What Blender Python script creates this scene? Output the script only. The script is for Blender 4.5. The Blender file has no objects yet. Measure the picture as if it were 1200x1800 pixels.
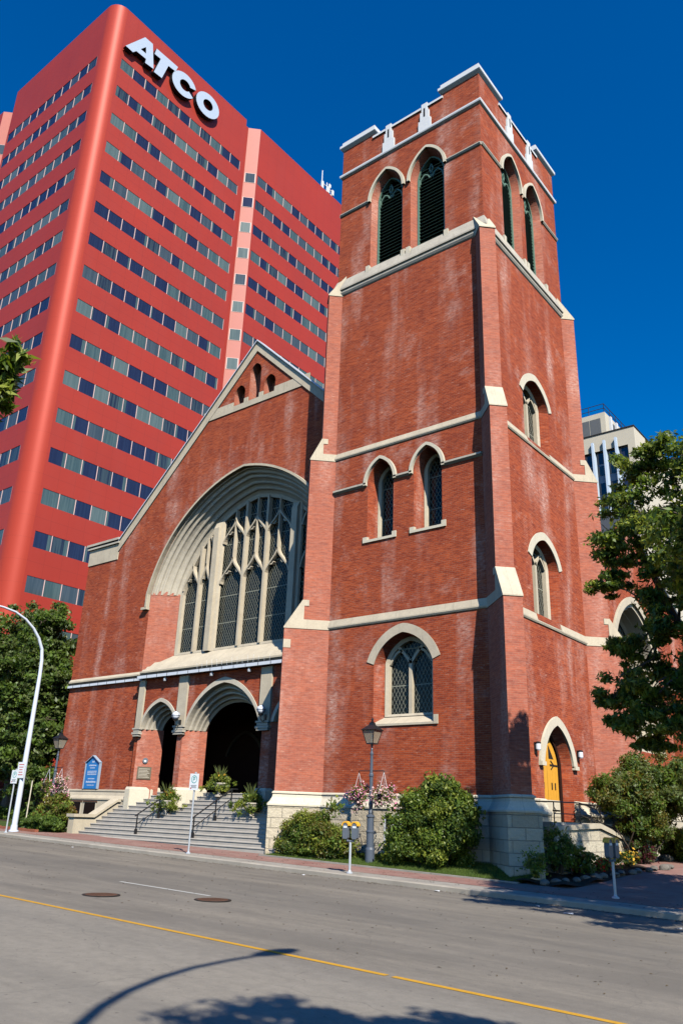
import bpy, bmesh, math, random
import numpy as np
from mathutils import Vector, Matrix
from mathutils.geometry import tessellate_polygon
random.seed(7); rng = np.random.default_rng(7)
rad = math.radians
S2 = 2 ** .5
scene = bpy.context.scene

# ------------------------------------------------------------------ camera
CAM = Vector((13.205, -25.633, 1.65))
yaw, pitch, roll = rad(39.03), rad(20.94), rad(2.094)
f = Vector((-math.sin(yaw)*math.cos(pitch), math.cos(yaw)*math.cos(pitch), math.sin(pitch)))
rt = Vector((math.cos(yaw), math.sin(yaw), 0)); up = rt.cross(f)
r2 = math.cos(roll)*rt + math.sin(roll)*up; u2 = -math.sin(roll)*rt + math.cos(roll)*up
cd = bpy.data.cameras.new('camera'); cam = bpy.data.objects.new('camera', cd)
cam.matrix_world = Matrix((( r2.x, u2.x, -f.x, CAM.x), (r2.y, u2.y, -f.y, CAM.y), (r2.z, u2.z, -f.z, CAM.z), (0, 0, 0, 1)))
cd.sensor_fit = 'VERTICAL'; cd.sensor_height = 36; cd.lens = 1393.0/1800*36
cd.clip_start = .1; cd.clip_end = 3000
scene.collection.objects.link(cam); scene.camera = cam

# ------------------------------------------------------------------ sky, sun, exposure
SUN_EL = rad(42)
sdir = Vector((1.5, -1, 0)).normalized() * math.cos(SUN_EL) + Vector((0, 0, math.sin(SUN_EL)))
w = bpy.data.worlds.new('World'); scene.world = w; w.use_nodes = True
nt = w.node_tree; bg = nt.nodes['Background']
sky = nt.nodes.new('ShaderNodeTexSky'); sky.sky_type = 'NISHITA'; sky.sun_disc = False
sky.sun_elevation = SUN_EL; sky.sun_rotation = math.atan2(1.5, -1)
sky.air_density = 1.3; sky.dust_density = .3; sky.ozone_density = 3.0; sky.altitude = 700
hs = nt.nodes.new('ShaderNodeHueSaturation'); hs.inputs['Saturation'].default_value = 1.6; hs.inputs['Hue'].default_value = .512
nt.links.new(sky.outputs[0], hs.inputs['Color']); nt.links.new(hs.outputs[0], bg.inputs[0]); bg.inputs[1].default_value = .105
sl = bpy.data.lights.new('sun', 'SUN'); sl.energy = 5.0; sl.angle = rad(.5); sl.color = (1, .945, .835)
so = bpy.data.objects.new('sun', sl); so.rotation_euler = sdir.to_track_quat('Z', 'Y').to_euler(); so.location = (20, -20, 60)
scene.collection.objects.link(so)
vs = scene.view_settings; vs.view_transform = 'Standard'; vs.look = 'None'; vs.exposure = 0.44; vs.gamma = 1; vs.use_curve_mapping = False
scene.cycles.max_bounces = 5; scene.cycles.diffuse_bounces = 0; scene.cycles.transparent_max_bounces = 6

# ------------------------------------------------------------------ node helpers
class NT:
    def __init__(s, name, rough=.8, spec=.3):
        s.m = bpy.data.materials.new(name); s.m.use_nodes = True; s.t = s.m.node_tree; s.b = s.t.nodes['Principled BSDF']
        s.b.inputs['Roughness'].default_value = rough; s.b.inputs['Specular IOR Level'].default_value = spec
    def n(s, k, **kw):
        nd = s.t.nodes.new('ShaderNode' + k)
        for a, v in kw.items(): setattr(nd, a, v)
        return nd
    def l(s, a, b): s.t.links.new(a, b)
    def put(s, sock, v):
        if hasattr(v, 'is_linked') or isinstance(v, bpy.types.NodeSocket): s.l(v, sock)
        else: sock.default_value = v
    def math(s, op, a, b=0, clamp=False):
        nd = s.n('Math', operation=op, use_clamp=clamp); s.put(nd.inputs[0], a); s.put(nd.inputs[1], b); return nd.outputs[0]
    def pos(s): return s.n('NewGeometry').outputs['Position']
    def sep(s, v):
        nd = s.n('SeparateXYZ'); s.l(v, nd.inputs[0]); return nd.outputs
    def comb(s, x, y, z=0):
        nd = s.n('CombineXYZ')
        for i, v in enumerate((x, y, z)): s.put(nd.inputs[i], v)
        return nd.outputs[0]
    def vmul(s, v, k):
        nd = s.n('VectorMath', operation='MULTIPLY'); s.l(v, nd.inputs[0]); nd.inputs[1].default_value = k; return nd.outputs[0]
    def noise(s, v, scale, detail=3, rough=.55, off=None):
        nd = s.n('TexNoise'); nd.inputs['Scale'].default_value = scale; nd.inputs['Detail'].default_value = detail; nd.inputs['Roughness'].default_value = rough
        if v is not None: s.l(v, nd.inputs['Vector'])
        return nd.outputs[0]
    def ramp(s, v, lo, hi, a=0., b=1.):
        nd = s.n('MapRange'); s.put(nd.inputs[0], v)
        for i, x in enumerate((lo, hi, a, b)): nd.inputs[i+1].default_value = x
        return nd.outputs[0]
    def mix(s, fac, a, b, mode='MIX'):
        nd = s.n('Mix', data_type='RGBA', blend_type=mode); s.put(nd.inputs[0], fac)
        for i, v in ((6, a), (7, b)):
            if isinstance(v, tuple): nd.inputs[i].default_value = (*v[:3], 1)
            else: s.l(v, nd.inputs[i])
        return nd.outputs[2]
    def color(s, v):
        if isinstance(v, tuple): s.b.inputs['Base Color'].default_value = (*v[:3], 1)
        else: s.l(v, s.b.inputs['Base Color'])
        return s
    def bump(s, h, strength=.4, dist=.02):
        nd = s.n('Bump'); nd.inputs['Strength'].default_value = strength; nd.inputs['Distance'].default_value = dist
        s.l(h, nd.inputs['Height']); s.l(nd.outputs[0], s.b.inputs['Normal']); return s
    def wallu(s):
        "horizontal coordinate along any upright face, and height"
        g = s.n('NewGeometry'); c = s.n('VectorMath', operation='CROSS_PRODUCT'); s.l(g.outputs['True Normal'], c.inputs[0]); c.inputs[1].default_value = (0, 0, 1)
        d = s.n('VectorMath', operation='DOT_PRODUCT'); s.l(c.outputs[0], d.inputs[0]); s.l(g.outputs['Position'], d.inputs[1])
        z = s.sep(g.outputs['Position'])[2]
        return d.outputs['Value'], z, g.outputs['Position']

def brick_mat(name, bloom=.5, c1=(.46, .083, .024), c2=(.31, .051, .017), pale=.38, pinky=0.):
    k = NT(name, .85, .25); u, z, P = k.wallu()
    bt = k.n('TexBrick'); k.l(k.comb(u, z), bt.inputs['Vector'])
    bt.inputs['Color1'].default_value = (*c1, 1); bt.inputs['Color2'].default_value = (*c2, 1); bt.inputs['Mortar'].default_value = (.36, .16, .10, 1)
    bt.inputs['Scale'].default_value = 1; bt.inputs['Brick Width'].default_value = .23; bt.inputs['Row Height'].default_value = .077
    bt.inputs['Mortar Size'].default_value = .009; bt.inputs['Mortar Smooth'].default_value = .3; bt.inputs['Bias'].default_value = -.1
    # big tone drift
    n1 = k.noise(k.comb(u, z), .35, 4); col = k.mix(k.ramp(n1, .3, .7, 0, .45), bt.outputs[0], (.20, .028, .014))
    n1b = k.noise(k.comb(k.math('MULTIPLY', u, .6), k.math('MULTIPLY', z, 2.2)), 1.1, 4); col = k.mix(k.ramp(n1b, .45, .70, 0, .5), col, (.52, .11, .035))
    # course-wise smudges: groups of darker and paler bricks
    n2 = k.noise(k.comb(k.math('MULTIPLY', u, 1.6), k.math('MULTIPLY', z, 7)), 1.6, 3, .65)
    col = k.mix(k.ramp(n2, .46, .66, 0, .75), col, (.17, .026, .014))
    n3 = k.noise(k.comb(k.math('ADD', k.math('MULTIPLY', u, 1.8), 31), k.math('MULTIPLY', z, 6.5)), 1.5, 2, .6)
    col = k.mix(k.ramp(n3, .64, .72, 0, pale), col, (.60, .36, .27))
    # salt bloom: vertical runs and cloudy patches
    v1 = k.noise(k.comb(k.math('MULTIPLY', u, .62), k.math('MULTIPLY', z, .09)), 1.1, 3, .5)
    v2 = k.noise(k.comb(k.math('ADD', k.math('MULTIPLY', u, .8), 13), k.math('MULTIPLY', z, .9)), .7, 5, .7)
    v3 = k.noise(k.comb(k.math('MULTIPLY', u, 2.2), k.math('MULTIPLY', z, 5)), 2.2, 3, .7)
    runs = k.math('MULTIPLY', k.ramp(v1, .50, .66), k.ramp(v2, .36, .60))
    cloud = k.ramp(v2, .56, .76, 0, .75)
    bl = k.math('MULTIPLY', k.math('MAXIMUM', runs, cloud), k.ramp(v3, .35, .65, .1, 1)); bl = k.math('MULTIPLY', bl, bloom, True)
    col = k.mix(bl, col, (.64, .40, .33))
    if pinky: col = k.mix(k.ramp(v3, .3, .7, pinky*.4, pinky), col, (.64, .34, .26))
    k.color(col)
    k.bump(bt.outputs['Fac'], .35, -.008)
    return k.m

def stone_mat(name, c=(.60, .52, .37), blocks=False, dirt=.5, dark=(.24, .21, .16)):
    k = NT(name, .8, .25); u, z, P = k.wallu()
    n1 = k.noise(P, 1.3, 5, .65); n2 = k.noise(P, 14, 3, .6)
    col = k.mix(k.ramp(n1, .35, .75, 0, dirt), c, (c[0]*.62, c[1]*.6, c[2]*.6))
    col = k.mix(k.ramp(n2, .3, .8, 0, .25), col, dark)
    v = k.noise(k.comb(k.math('MULTIPLY', u, 2.5), k.math('MULTIPLY', z, .4)), 2, 3, .6)
    col = k.mix(k.ramp(v, .58, .75, 0, .3*dirt*2), col, dark)
    if blocks:
        bt = k.n('TexBrick'); k.l(k.comb(u, z), bt.inputs['Vector'])
        bt.inputs['Color1'].default_value = (.62, .56, .43, 1); bt.inputs['Color2'].default_value = (.46, .38, .27, 1); bt.inputs['Mortar'].default_value = (.30, .27, .22, 1)
        bt.inputs['Scale'].default_value = 1; bt.inputs['Brick Width'].default_value = .85; bt.inputs['Row Height'].default_value = .37; bt.inputs['Mortar Size'].default_value = .016; bt.inputs['Mortar Smooth'].default_value = .5
        col = k.mix(.6, col, bt.outputs[0])
        n3 = k.noise(P, 4.5, 4, .7); h = k.math('ADD', k.math('MULTIPLY', bt.outputs['Fac'], -1.0), k.math('MULTIPLY', n3, 1.6))
        k.bump(h, .9, .05)
    else:
        ln = k.math('LESS_THAN', k.math('FRACT', k.math('DIVIDE', u, 1.1)), .012); col = k.mix(k.math('MULTIPLY', ln, .45), col, dark)
        k.bump(n2, .15, .01)
    k.color(col); return k.m

def plain(name, c, rough=.7, spec=.4, var=.25, scale=3., metal=0., bumpy=0):
    k = NT(name, rough, spec); P = k.pos(); n1 = k.noise(P, scale, 4, .6)
    k.color(k.mix(k.ramp(n1, .3, .75, 0, var), c, (c[0]*.55, c[1]*.55, c[2]*.55))); k.b.inputs['Metallic'].default_value = metal
    if bumpy: k.bump(n1, bumpy, .02)
    return k.m

def lattice_glass(name, w_=.17, h_=.31, glass=(.006, .007, .007), lead=(.27, .27, .21)):
    k = NT(name, .15, .22); u, z, P = k.wallu()
    a = k.math('DIVIDE', u, w_); b = k.math('DIVIDE', z, h_)
    def line(v, t): 
        fr = k.math('FRACT', v); return k.math('LESS_THAN', k.math('ABSOLUTE', k.math('SUBTRACT', fr, .5)), t)
    m = k.math('MAXIMUM', line(k.math('ADD', a, b), .055), line(k.math('SUBTRACT', a, b), .055))
    m = k.math('MAXIMUM', m, line(k.math('DIVIDE', z, 1.45), .014))
    n = k.noise(k.comb(u, z), 5, 2); g = k.mix(k.ramp(n, .4, .7, 0, .8), glass, (.016, .02, .016))
    k.color(k.mix(m, g, lead)); k.put(k.b.inputs['Roughness'], k.ramp(m, 0, 1, .12, .7))
    n4 = k.noise(k.comb(u, z), 9, 2); k.bump(n4, .25, .01)
    return k.m

def leaf_mat(name, c, t=.35, rough=.45):
    k = NT(name, rough, .35); P = k.pos(); n1 = k.noise(P, 1.7, 2); k.color(k.mix(k.ramp(n1, .3, .7, 0, .6), c, (c[0]*1.7, c[1]*1.45, c[2]*1.1)))
    tr = k.n('BsdfTranslucent'); tr.inputs[0].default_value = (c[0]*2.4, c[1]*2.2, c[2]*.9, 1)
    mx = k.n('MixShader'); mx.inputs[0].default_value = t; k.l(k.b.outputs[0], mx.inputs[1]); k.l(tr.outputs[0], mx.inputs[2])
    k.l(mx.outputs[0], k.t.nodes['Material Output'].inputs[0]); return k.m

MT = {}
MT['brick'] = brick_mat('brick_red', 1.0)
MT['brick_nave'] = brick_mat('brick_nave', 1.0)
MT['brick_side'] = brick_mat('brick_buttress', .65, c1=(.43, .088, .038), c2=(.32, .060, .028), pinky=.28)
MT['stone'] = stone_mat('sandstone', (.62, .535, .40), dirt=.55)
MT['stone_arch'] = stone_mat('weathered_sandstone', (.66, .59, .47), dirt=.55)
MT['stone_pale'] = stone_mat('pale_dressed_stone', (.70, .63, .49), dirt=.25)
MT['stone_sill'] = stone_mat('grey_weathered_stone', (.56, .51, .42), dirt=.7)
MT['rock'] = stone_mat('rock_faced_stone', (.58, .50, .37), blocks=True)
MT['white'] = plain('white_paint', (.74, .75, .76), .6, .3, .2, 2)
MT['whitemetal'] = plain('white_metal_flashing', (.70, .73, .78), .35, .5, .15, 2, .0)
MT['bark_shade'] = plain('shade_arch_stone', (.08, .06, .045), .9, .1, .5, 9)  # inner porch arch: stone, with the porch shade put into its colour
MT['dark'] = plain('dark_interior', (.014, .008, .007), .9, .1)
MT['shadebrown'] = plain('shade_brown', (.032, .013, .009), .9, .1, .4, 3)  # gloom of the porch put into the wall colour; side door frame shares it
MT['roof'] = plain('slate_roof', (.055, .062, .068), .6, .3, .5, 8)
MT['green'] = plain('green_louvre_paint', (.15, .26, .20), .5, .4, .35, 5)
MT['black'] = plain('black_iron', (.012, .012, .014), .45, .5, .3, 6)
MT['lead'] = lattice_glass('leaded_glass')
MT['yellow'] = plain('yellow_door_paint', (.78, .38, .045), .5, .4, .2, 5)
MT['iron'] = plain('dark_hinge_iron', (.02, .018, .016), .6, .4)
MT['concrete'] = plain('step_concrete', (.52, .47, .41), .85, .2, .5, 2.2, 0, .2)
MT['kerb'] = plain('kerb_concrete', (.40, .355, .295), .85, .2, .6, 1.6, 0, .3)

# ------------------------------------------------------------------ mesh builder
SPLIT = {'weathering', 'pilaster', 'capital', 'plinth', 'portal_jamb', 'window_splay', 'parapet_coping', 'corner_cap', 'parapet_ornament', 'slit', 'sill_block', 'fin', 'grille', 'penthouse_fin', 'string_course', 'belfry_sill', 'gable_niche', 'gable_band', 'gable_coping', 'coping_flashing', 'side_coping', 'hinge', 'door_ironwork', 'bird_wire', 'gutter_bracket', 'shoulder_parapet', 'board', 'top_rail', 'cheek_coping', 'transept_stonework', 'roof', 'transept_roof', 'hanger', 'gutter', 'basement_pane', 'door_hood'}
class MB:
    def __init__(s): s.v = []; s.f = []; s.mi = []; s.mat = 0
    def add(s, pts, faces):
        b = len(s.v); s.v += [tuple(p) for p in pts]; s.f += [tuple(b+i for i in q) for q in faces]; s.mi += [s.mat]*len(faces)
    def poly(s, pts): s.add(pts, [tuple(range(len(pts)))])
    def box(s, x0, x1, y0, y1, z0, z1):
        s.add([(x0, y0, z0), (x1, y0, z0), (x1, y1, z0), (x0, y1, z0), (x0, y0, z1), (x1, y0, z1), (x1, y1, z1), (x0, y1, z1)],
              [(0, 3, 2, 1), (4, 5, 6, 7), (0, 1, 5, 4), (1, 2, 6, 5), (2, 3, 7, 6), (3, 0, 4, 7)])
    def loft(s, A, B, closed=True):
        n = len(A); m = n if closed else n-1
        s.add(list(A)+list(B), [(i, (i+1) % n, n+(i+1) % n, n+i) for i in range(m)])
    def prism(s, A, B): s.loft(A, B); s.poly(A); s.poly(B)
    def tube(s, path, r, n=8, cap=True):
        path = [Vector(p) for p in path]; rs = r if isinstance(r, (list, tuple)) else [r]*len(path); rings = []
        for i, p in enumerate(path):
            d = (path[min(i+1, len(path)-1)] - path[max(i-1, 0)]).normalized()
            a = d.orthogonal().normalized() if abs(d.z) < .95 else Vector((1, 0, 0)); 
            if abs(d.z) < .95: a = Vector((0, 0, 1)).cross(d).normalized()
            b = d.cross(a).normalized()
            rings.append([p + (a*math.cos(t)+b*math.sin(t))*rs[i] for t in [2*math.pi*j/n for j in range(n)]])
        for i in range(len(rings)-1): s.loft(rings[i], rings[i+1])
        if cap: s.poly(rings[0]); s.poly(rings[-1])
    def lathe(s, c, prof, n=16):
        rings = [[(c[0]+r*math.cos(2*math.pi*j/n), c[1]+r*math.sin(2*math.pi*j/n), c[2]+z) for j in range(n)] for r, z in prof]
        for i in range(len(rings)-1): s.loft(rings[i], rings[i+1])
        s.poly(rings[0]); s.poly(rings[-1])
    def arr(s, V, F, mi=None):
        b = len(s.v); s.v += [tuple(x) for x in V.tolist()]; s.f += [tuple(x) for x in (F+b).tolist()]; s.mi += (mi.tolist() if mi is not None else [s.mat]*len(F))
    def pieces(s):
        par = {}
        def find(a):
            while par[a] != a: par[a] = par[par[a]]; a = par[a]
            return a
        key = [tuple(round(c, 3) for c in v) for v in s.v]
        for q in key: par.setdefault(q, q)
        for fc in s.f:
            r0 = find(key[fc[0]])
            for i in fc[1:]: par[find(key[i])] = r0
        out = {}
        for fc, mi in zip(s.f, s.mi):
            r = find(key[fc[0]]); o = out.get(r)
            if o is None: o = out[r] = (MB(), {})
            mb, mp = o; ids = []
            for i in fc:
                if i not in mp: mp[i] = len(mb.v); mb.v.append(s.v[i])
                ids.append(mp[i])
            mb.f.append(tuple(ids)); mb.mi.append(mi)
        return [o[0] for o in out.values()]
    def build(s, name, mats, parent=None, smooth=False, recalc=True, tags=None):
        if name in SPLIT and parent is not None:
            ps = s.pieces()
            if 1 < len(ps) <= 60 and name != 'stem': return [p.build1(name, mats, parent, smooth, recalc, tags) for p in ps][0]
        return s.build1(name, mats, parent, smooth, recalc, tags)
    def build1(s, name, mats, parent=None, smooth=False, recalc=True, tags=None):
        me = bpy.data.meshes.new(name); me.from_pydata(s.v, [], s.f)
        mats = mats if isinstance(mats, (list, tuple)) else [mats]
        for m in mats: me.materials.append(MT[m] if isinstance(m, str) else m)
        me.polygons.foreach_set('material_index', s.mi)
        if smooth: me.polygons.foreach_set('use_smooth', [True]*len(s.f))
        if recalc:
            bm = bmesh.new(); bm.from_mesh(me); bmesh.ops.recalc_face_normals(bm, faces=bm.faces); bm.to_mesh(me); bm.free()
        me.update()
        o = bpy.data.objects.new(name, me); scene.collection.objects.link(o)
        if parent: o.parent = parent
        if tags:
            for a, b in tags.items(): o[a] = b
        return o
def thing(name, label, cat, group=None, loc=(0, 0, 0)):
    o = bpy.data.objects.new(name, None); o.empty_display_size = .3; o.location = loc; scene.collection.objects.link(o)
    o['label'] = label; o['category'] = cat
    if group: o['group'] = group
    return o
def tg(label, cat, group=None):
    d = dict(label=label, category=cat)
    if group: d['group'] = group
    return d
STRUCT = dict(kind='structure')

# frames: O + U*u + N*d + z  (d grows into the wall)
class Fr:
    def __init__(s, O, U, N): s.O, s.U, s.N = Vector(O), Vector(U), Vector(N)
    def p(s, u, d, z): return s.O + s.U*u + s.N*d + Vector((0, 0, z))
    def loop(s, L, d): return [s.p(u, d, z) for u, z in L]
def fbox(m, F, u0, u1, d0, d1, z0, z1):
    m.prism([F.p(u0, d0, z0), F.p(u1, d0, z0), F.p(u1, d0, z1), F.p(u0, d0, z1)], [F.p(u0, d1, z0), F.p(u1, d1, z0), F.p(u1, d1, z1), F.p(u0, d1, z1)])
def arch(c, a, zsp, h, n=13, kind=None):
    "points from left springing to right springing"
    phi = math.atan2(h, a); dl = min(math.pi/2-phi, rad(34 if kind == 'big' else 31)); c_ = math.hypot(a, h); R = c_/(2*math.sin(dl)); out = []
    for i in range(2*n+1):                      # two arcs meeting in a point; tangent phi-dl at the apex, phi+dl at the springing
        t = -1 + i/n; th = (phi-dl) + 2*dl*abs(t)
        x = R*(math.sin(th)-math.sin(phi-dl)); z = h - R*(math.cos(phi-dl)-math.cos(th))
        out.append((c+math.copysign(x, t) if t else c, zsp+z))
    return out
def opening(c, a, zs, zsp, h, n=13, kind=None): return [(c-a, zs)] + arch(c, a, zsp, h, n, kind) + [(c+a, zs)]
def wall(m, F, outer, holes, d=0.):
    polys = [[Vector((x, z, 0)) for x, z in outer]] + [[Vector((x, z, 0)) for x, z in hh] for hh in holes]
    tri = tessellate_polygon(polys); flat = [p for q in polys for p in q]
    m.add([F.p(p.x, d, p.y) for p in flat], [tuple(t) for t in tri])
def normals2(path, closed=False):
    n = len(path); out = []
    for i in range(n):
        a = path[max(i-1, 0)]; b = path[min(i+1, n-1)]; dx, dz = b[0]-a[0], b[1]-a[1]; L = math.hypot(dx, dz) or 1
        out.append((-dz/L, dx/L))
    return out
def ribbon(m, F, path, o0, o1, d0, d1):
    "rectangular bar following a 2-D path; o0..o1 across, d0..d1 deep"
    N = normals2(path)
    def ring(o, d): return [F.p(p[0]+n[0]*o, d, p[1]+n[1]*o) for p, n in zip(path, N)]
    a, b, c, e = ring(o0, d0), ring(o1, d0), ring(o1, d1), ring(o0, d1)
    for A, B in ((a, b), (b, c), (c, e), (e, a)): m.loft(A, B, False)
    m.poly([a[0], b[0], c[0], e[0]]); m.poly([a[-1], b[-1], c[-1], e[-1]])
FF = Fr((0, 0, 0), (1, 0, 0), (0, 1, 0))       # tower front
FR = Fr((0, 0, 0), (0, 1, 0), (-1, 0, 0))      # tower right side

# ------------------------------------------------------------------ ground heights
def G(x, y=-5.): 
    return -.02 - .0195*max(-70, min(60, x))
def sst(t): t = max(0, min(1, t)); return t*t*(3-2*t)
def GP(x, y):
    g = G(x) + .005
    if x > -1.5: g += .42*sst((y+3)/11)*sst((x+1.5)/1.5)
    return g
def sheet(name, x0, x1, y0, y1, nx, ny, zf, mat, kind='structure', **kw):
    m = MB(); V = []; Fc = []
    for j in range(ny+1):
        for i in range(nx+1):
            x = x0+(x1-x0)*i/nx; y = y0+(y1-y0)*j/ny; V.append((x, y, zf(x, y)))
    for j in range(ny):
        for i in range(nx): a = j*(nx+1)+i; Fc.append((a, a+1, a+nx+2, a+nx+1))
    m.add(V, Fc); return m.build(name, mat, tags=dict(kind=kind))

k = NT('asphalt', .88, .25); P = k.pos(); sp = k.sep(P)
n1 = k.noise(P, .5, 4); n2 = k.noise(P, 60, 2, .7); n3 = k.noise(k.vmul(P, (.14, .9, 1)), 1.0, 5, .7); n5 = k.noise(k.vmul(P, (.6, 1., 1)), 2.2, 5, .7)
col = k.mix(k.ramp(n3, .38, .60), (.29, .252, .20), (.185, .163, .134)); col = k.mix(k.ramp(n1, .4, .7, 0, .35), col, (.30, .265, .22)); col = k.mix(k.ramp(n2, .3, .7, 0, .45), col, (.11, .10, .09))
band = k.math('MULTIPLY', k.ramp(k.math('ABSOLUTE', k.math('SUBTRACT', sp[1], -10.6)), 1.0, 2.0, 1, 0), k.ramp(n5, .3, .6, .3, 1)); col = k.mix(k.math('MULTIPLY', band, .38), col, (.12, .112, .102))
sh = k.math('MULTIPLY', k.ramp(sp[1], -16.6, -15.9, 1, 0), 1); col = k.mix(k.math('MULTIPLY', sh, .35), col, (.31, .28, .235))
vo = k.n('TexVoronoi', feature='DISTANCE_TO_EDGE'); vo.inputs['Scale'].default_value = .16
wv = k.n('VectorMath', operation='ADD'); k.l(P, wv.inputs[0]); nn = k.n('TexNoise'); nn.inputs['Scale'].default_value = .8; k.l(P, nn.inputs['Vector']); k.l(k.vmul(nn.outputs[1], (1.6, 1.6, 0)), wv.inputs[1]); k.l(wv.outputs[0], vo.inputs['Vector'])
col = k.mix(k.math('MULTIPLY', k.ramp(vo.outputs[0], .0006, .0025, 1, 0), .22), col, (.045, .042, .04))
n7 = k.noise(P, 5.5, 4, .75); col = k.mix(k.ramp(n7, .35, .72, .0, .4), col, (.13, .118, .10)); n8 = k.noise(k.vmul(P, (1, 1.3, 1)), 9, 2, .5); col = k.mix(k.ramp(n8, .70, .76, 0, .75), col, (.07, .062, .055))
k.color(col); k.bump(n2, .5, .012); MT['asphalt'] = k.m
k = NT('paver', .85, .2); P = k.pos(); bt = k.n('TexBrick'); k.l(P, bt.inputs['Vector']); bt.inputs['Color1'].default_value = (.30, .125, .10, 1); bt.inputs['Color2'].default_value = (.22, .10, .085, 1); bt.inputs['Mortar'].default_value = (.20, .15, .12, 1)
bt.inputs['Scale'].default_value = 1; bt.inputs['Brick Width'].default_value = .22; bt.inputs['Row Height'].default_value = .11; bt.inputs['Mortar Size'].default_value = .006
n1 = k.noise(P, .8, 5, .7); k.color(k.mix(k.ramp(n1, .35, .7, .1, .75), bt.outputs[0], (.36, .25, .21))); MT['paver'] = k.m
k = NT('concrete_walk', .85, .2); P = k.pos(); s_ = k.sep(P); n1 = k.noise(P, 1.2, 5, .7); n2 = k.noise(P, 30, 2)
col = k.mix(k.ramp(n1, .35, .7), (.38, .345, .30), (.27, .245, .21)); col = k.mix(k.ramp(n2, .4, .8, 0, .3), col, (.17, .155, .14)); jl = k.math('LESS_THAN', k.math('FRACT', k.math('DIVIDE', s_[0], 1.5)), .014); k.color(k.mix(k.math('MULTIPLY', jl, .7), col, (.12, .11, .10))); MT['walk'] = k.m
k = NT('lawn', .9, .15); P = k.pos(); n1 = k.noise(P, 1.2, 4, .7); n2 = k.noise(P, 35, 2); col = k.mix(k.ramp(n1, .3, .7), (.045, .085, .016), (.10, .13, .03)); k.color(k.mix(k.ramp(n2, .3, .7, 0, .6), col, (.02, .035, .01))); MT['lawn'] = k.m
MT['soil'] = plain('soil', (.06, .042, .03), .95, .1, .5, 6, 0, .5)
MT['far'] = plain('far_ground', (.10, .095, .085), .95, .1, .3, .05)

def GB(x, y): return -.02-.0195*max(-70, min(60, x))-.25
gm = MB()
xs = [-1500, -300, -70, 60, 300, 1500]; ys = [-1500, -300, -60, 60, 300, 1500]
for y in ys:
    for x in xs: gm.v.append((x, y, GB(x, y)))
for j in range(5):
    for i in range(5): a = j*6+i; gm.f.append((a, a+1, a+7, a+6)); gm.mi.append(0)
gm.build('ground', 'far', tags=STRUCT)
RZ = lambda x, y: G(x)-.135
sheet('road', -70, 60, -25.3, -5.33, 130, 4, RZ, 'asphalt')
sheet('far_side_pavement', -70, 60, -31, -25.3, 65, 2, lambda x, y: G(x), 'walk')
def strip_prism(name, x0, x1, y0, y1, zt, zb, mat, nx=60, cham=.0, **kw):
    m = MB()
    for i in range(nx):
        a, b = x0+(x1-x0)*i/nx, x0+(x1-x0)*(i+1)/nx
        A = [(a, y0, zb(a)), (a, y0, zt(a)-cham), (a, y0+cham, zt(a)), (a, y1, zt(a)), (a, y1, zb(a))]; B = [(b, y0, zb(b)), (b, y0, zt(b)-cham), (b, y0+cham, zt(b)), (b, y1, zt(b)), (b, y1, zb(b))]
        m.loft(A, B)
    return m.build(name, mat, tags=kw or STRUCT)
strip_prism('kerb', -70, 60, -5.33, -5.13, lambda x: G(x)+.004, lambda x: G(x)-.24, 'kerb', 90, .03)
sheet('concrete_pavement_strip', -70, 60, -5.13, -4.25, 130, 1, lambda x, y: G(x), 'walk')
sheet('brick_pavement', -70, 60, -4.25, -1.2, 130, 3, lambda x, y: G(x)+.004 if x < -1.5 else GP(x, y), 'paver')
sheet('plaza', -1.4, 45, -1.2, 30, 60, 40, lambda x, y: GP(x, y), 'paver')
strip_prism('lawn_edging', -9.0, 1.5, -2.4, -2.28, lambda x: G(x)+.05, lambda x: G(x)-.1, 'walk', 20)
def LZ(x, y): return G(x)+.03+.30*sst((y+2.3)/1.9)*(.5+.5*sst((x+9)/6))
sheet('lawn', -9.0, 1.5, -2.28, -.2, 60, 14, LZ, 'lawn')
sheet('flower_bed_soil', .55, 3.0, -2.2, 5.2, 16, 30, lambda x, y: GP(x, y)+.06+.05*math.sin(x*5+y*3), 'soil')
sheet('left_lawn', -45, -22.9, -2.9, 1.3, 60, 8, lambda x, y: G(x)+.05, 'lawn')
sheet('side_yard', -45, -28.2, 1.3, 20, 10, 10, lambda x, y: G(x)+.04, 'soil')
# painted lines
MT['yellowline'] = plain('yellow_road_paint', (.62, .33, .035), .7, .2, .5, 14)
MT['whiteline'] = plain('white_road_paint', (.55, .54, .50), .7, .2, .5, 14)
for nm, x0, x1, y, hw, mt in (('yellow_centre_line', -70, 9.0-2.6, -15.95, .055, 'yellowline'), ('yellow_centre_line', 6.5, 60, -15.95, .055, 'yellowline'), ('white_lane_dash', -4.45, -1.2, -12.02, .05, 'whiteline'), ('white_lane_dash', -16.5, -13.4, -12.02, .05, 'whiteline')):
    sheet(nm, x0, x1, y-hw, y+hw, max(2, int((x1-x0)/2)), 1, lambda x, y: RZ(x, y)+.005, mt)
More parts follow.
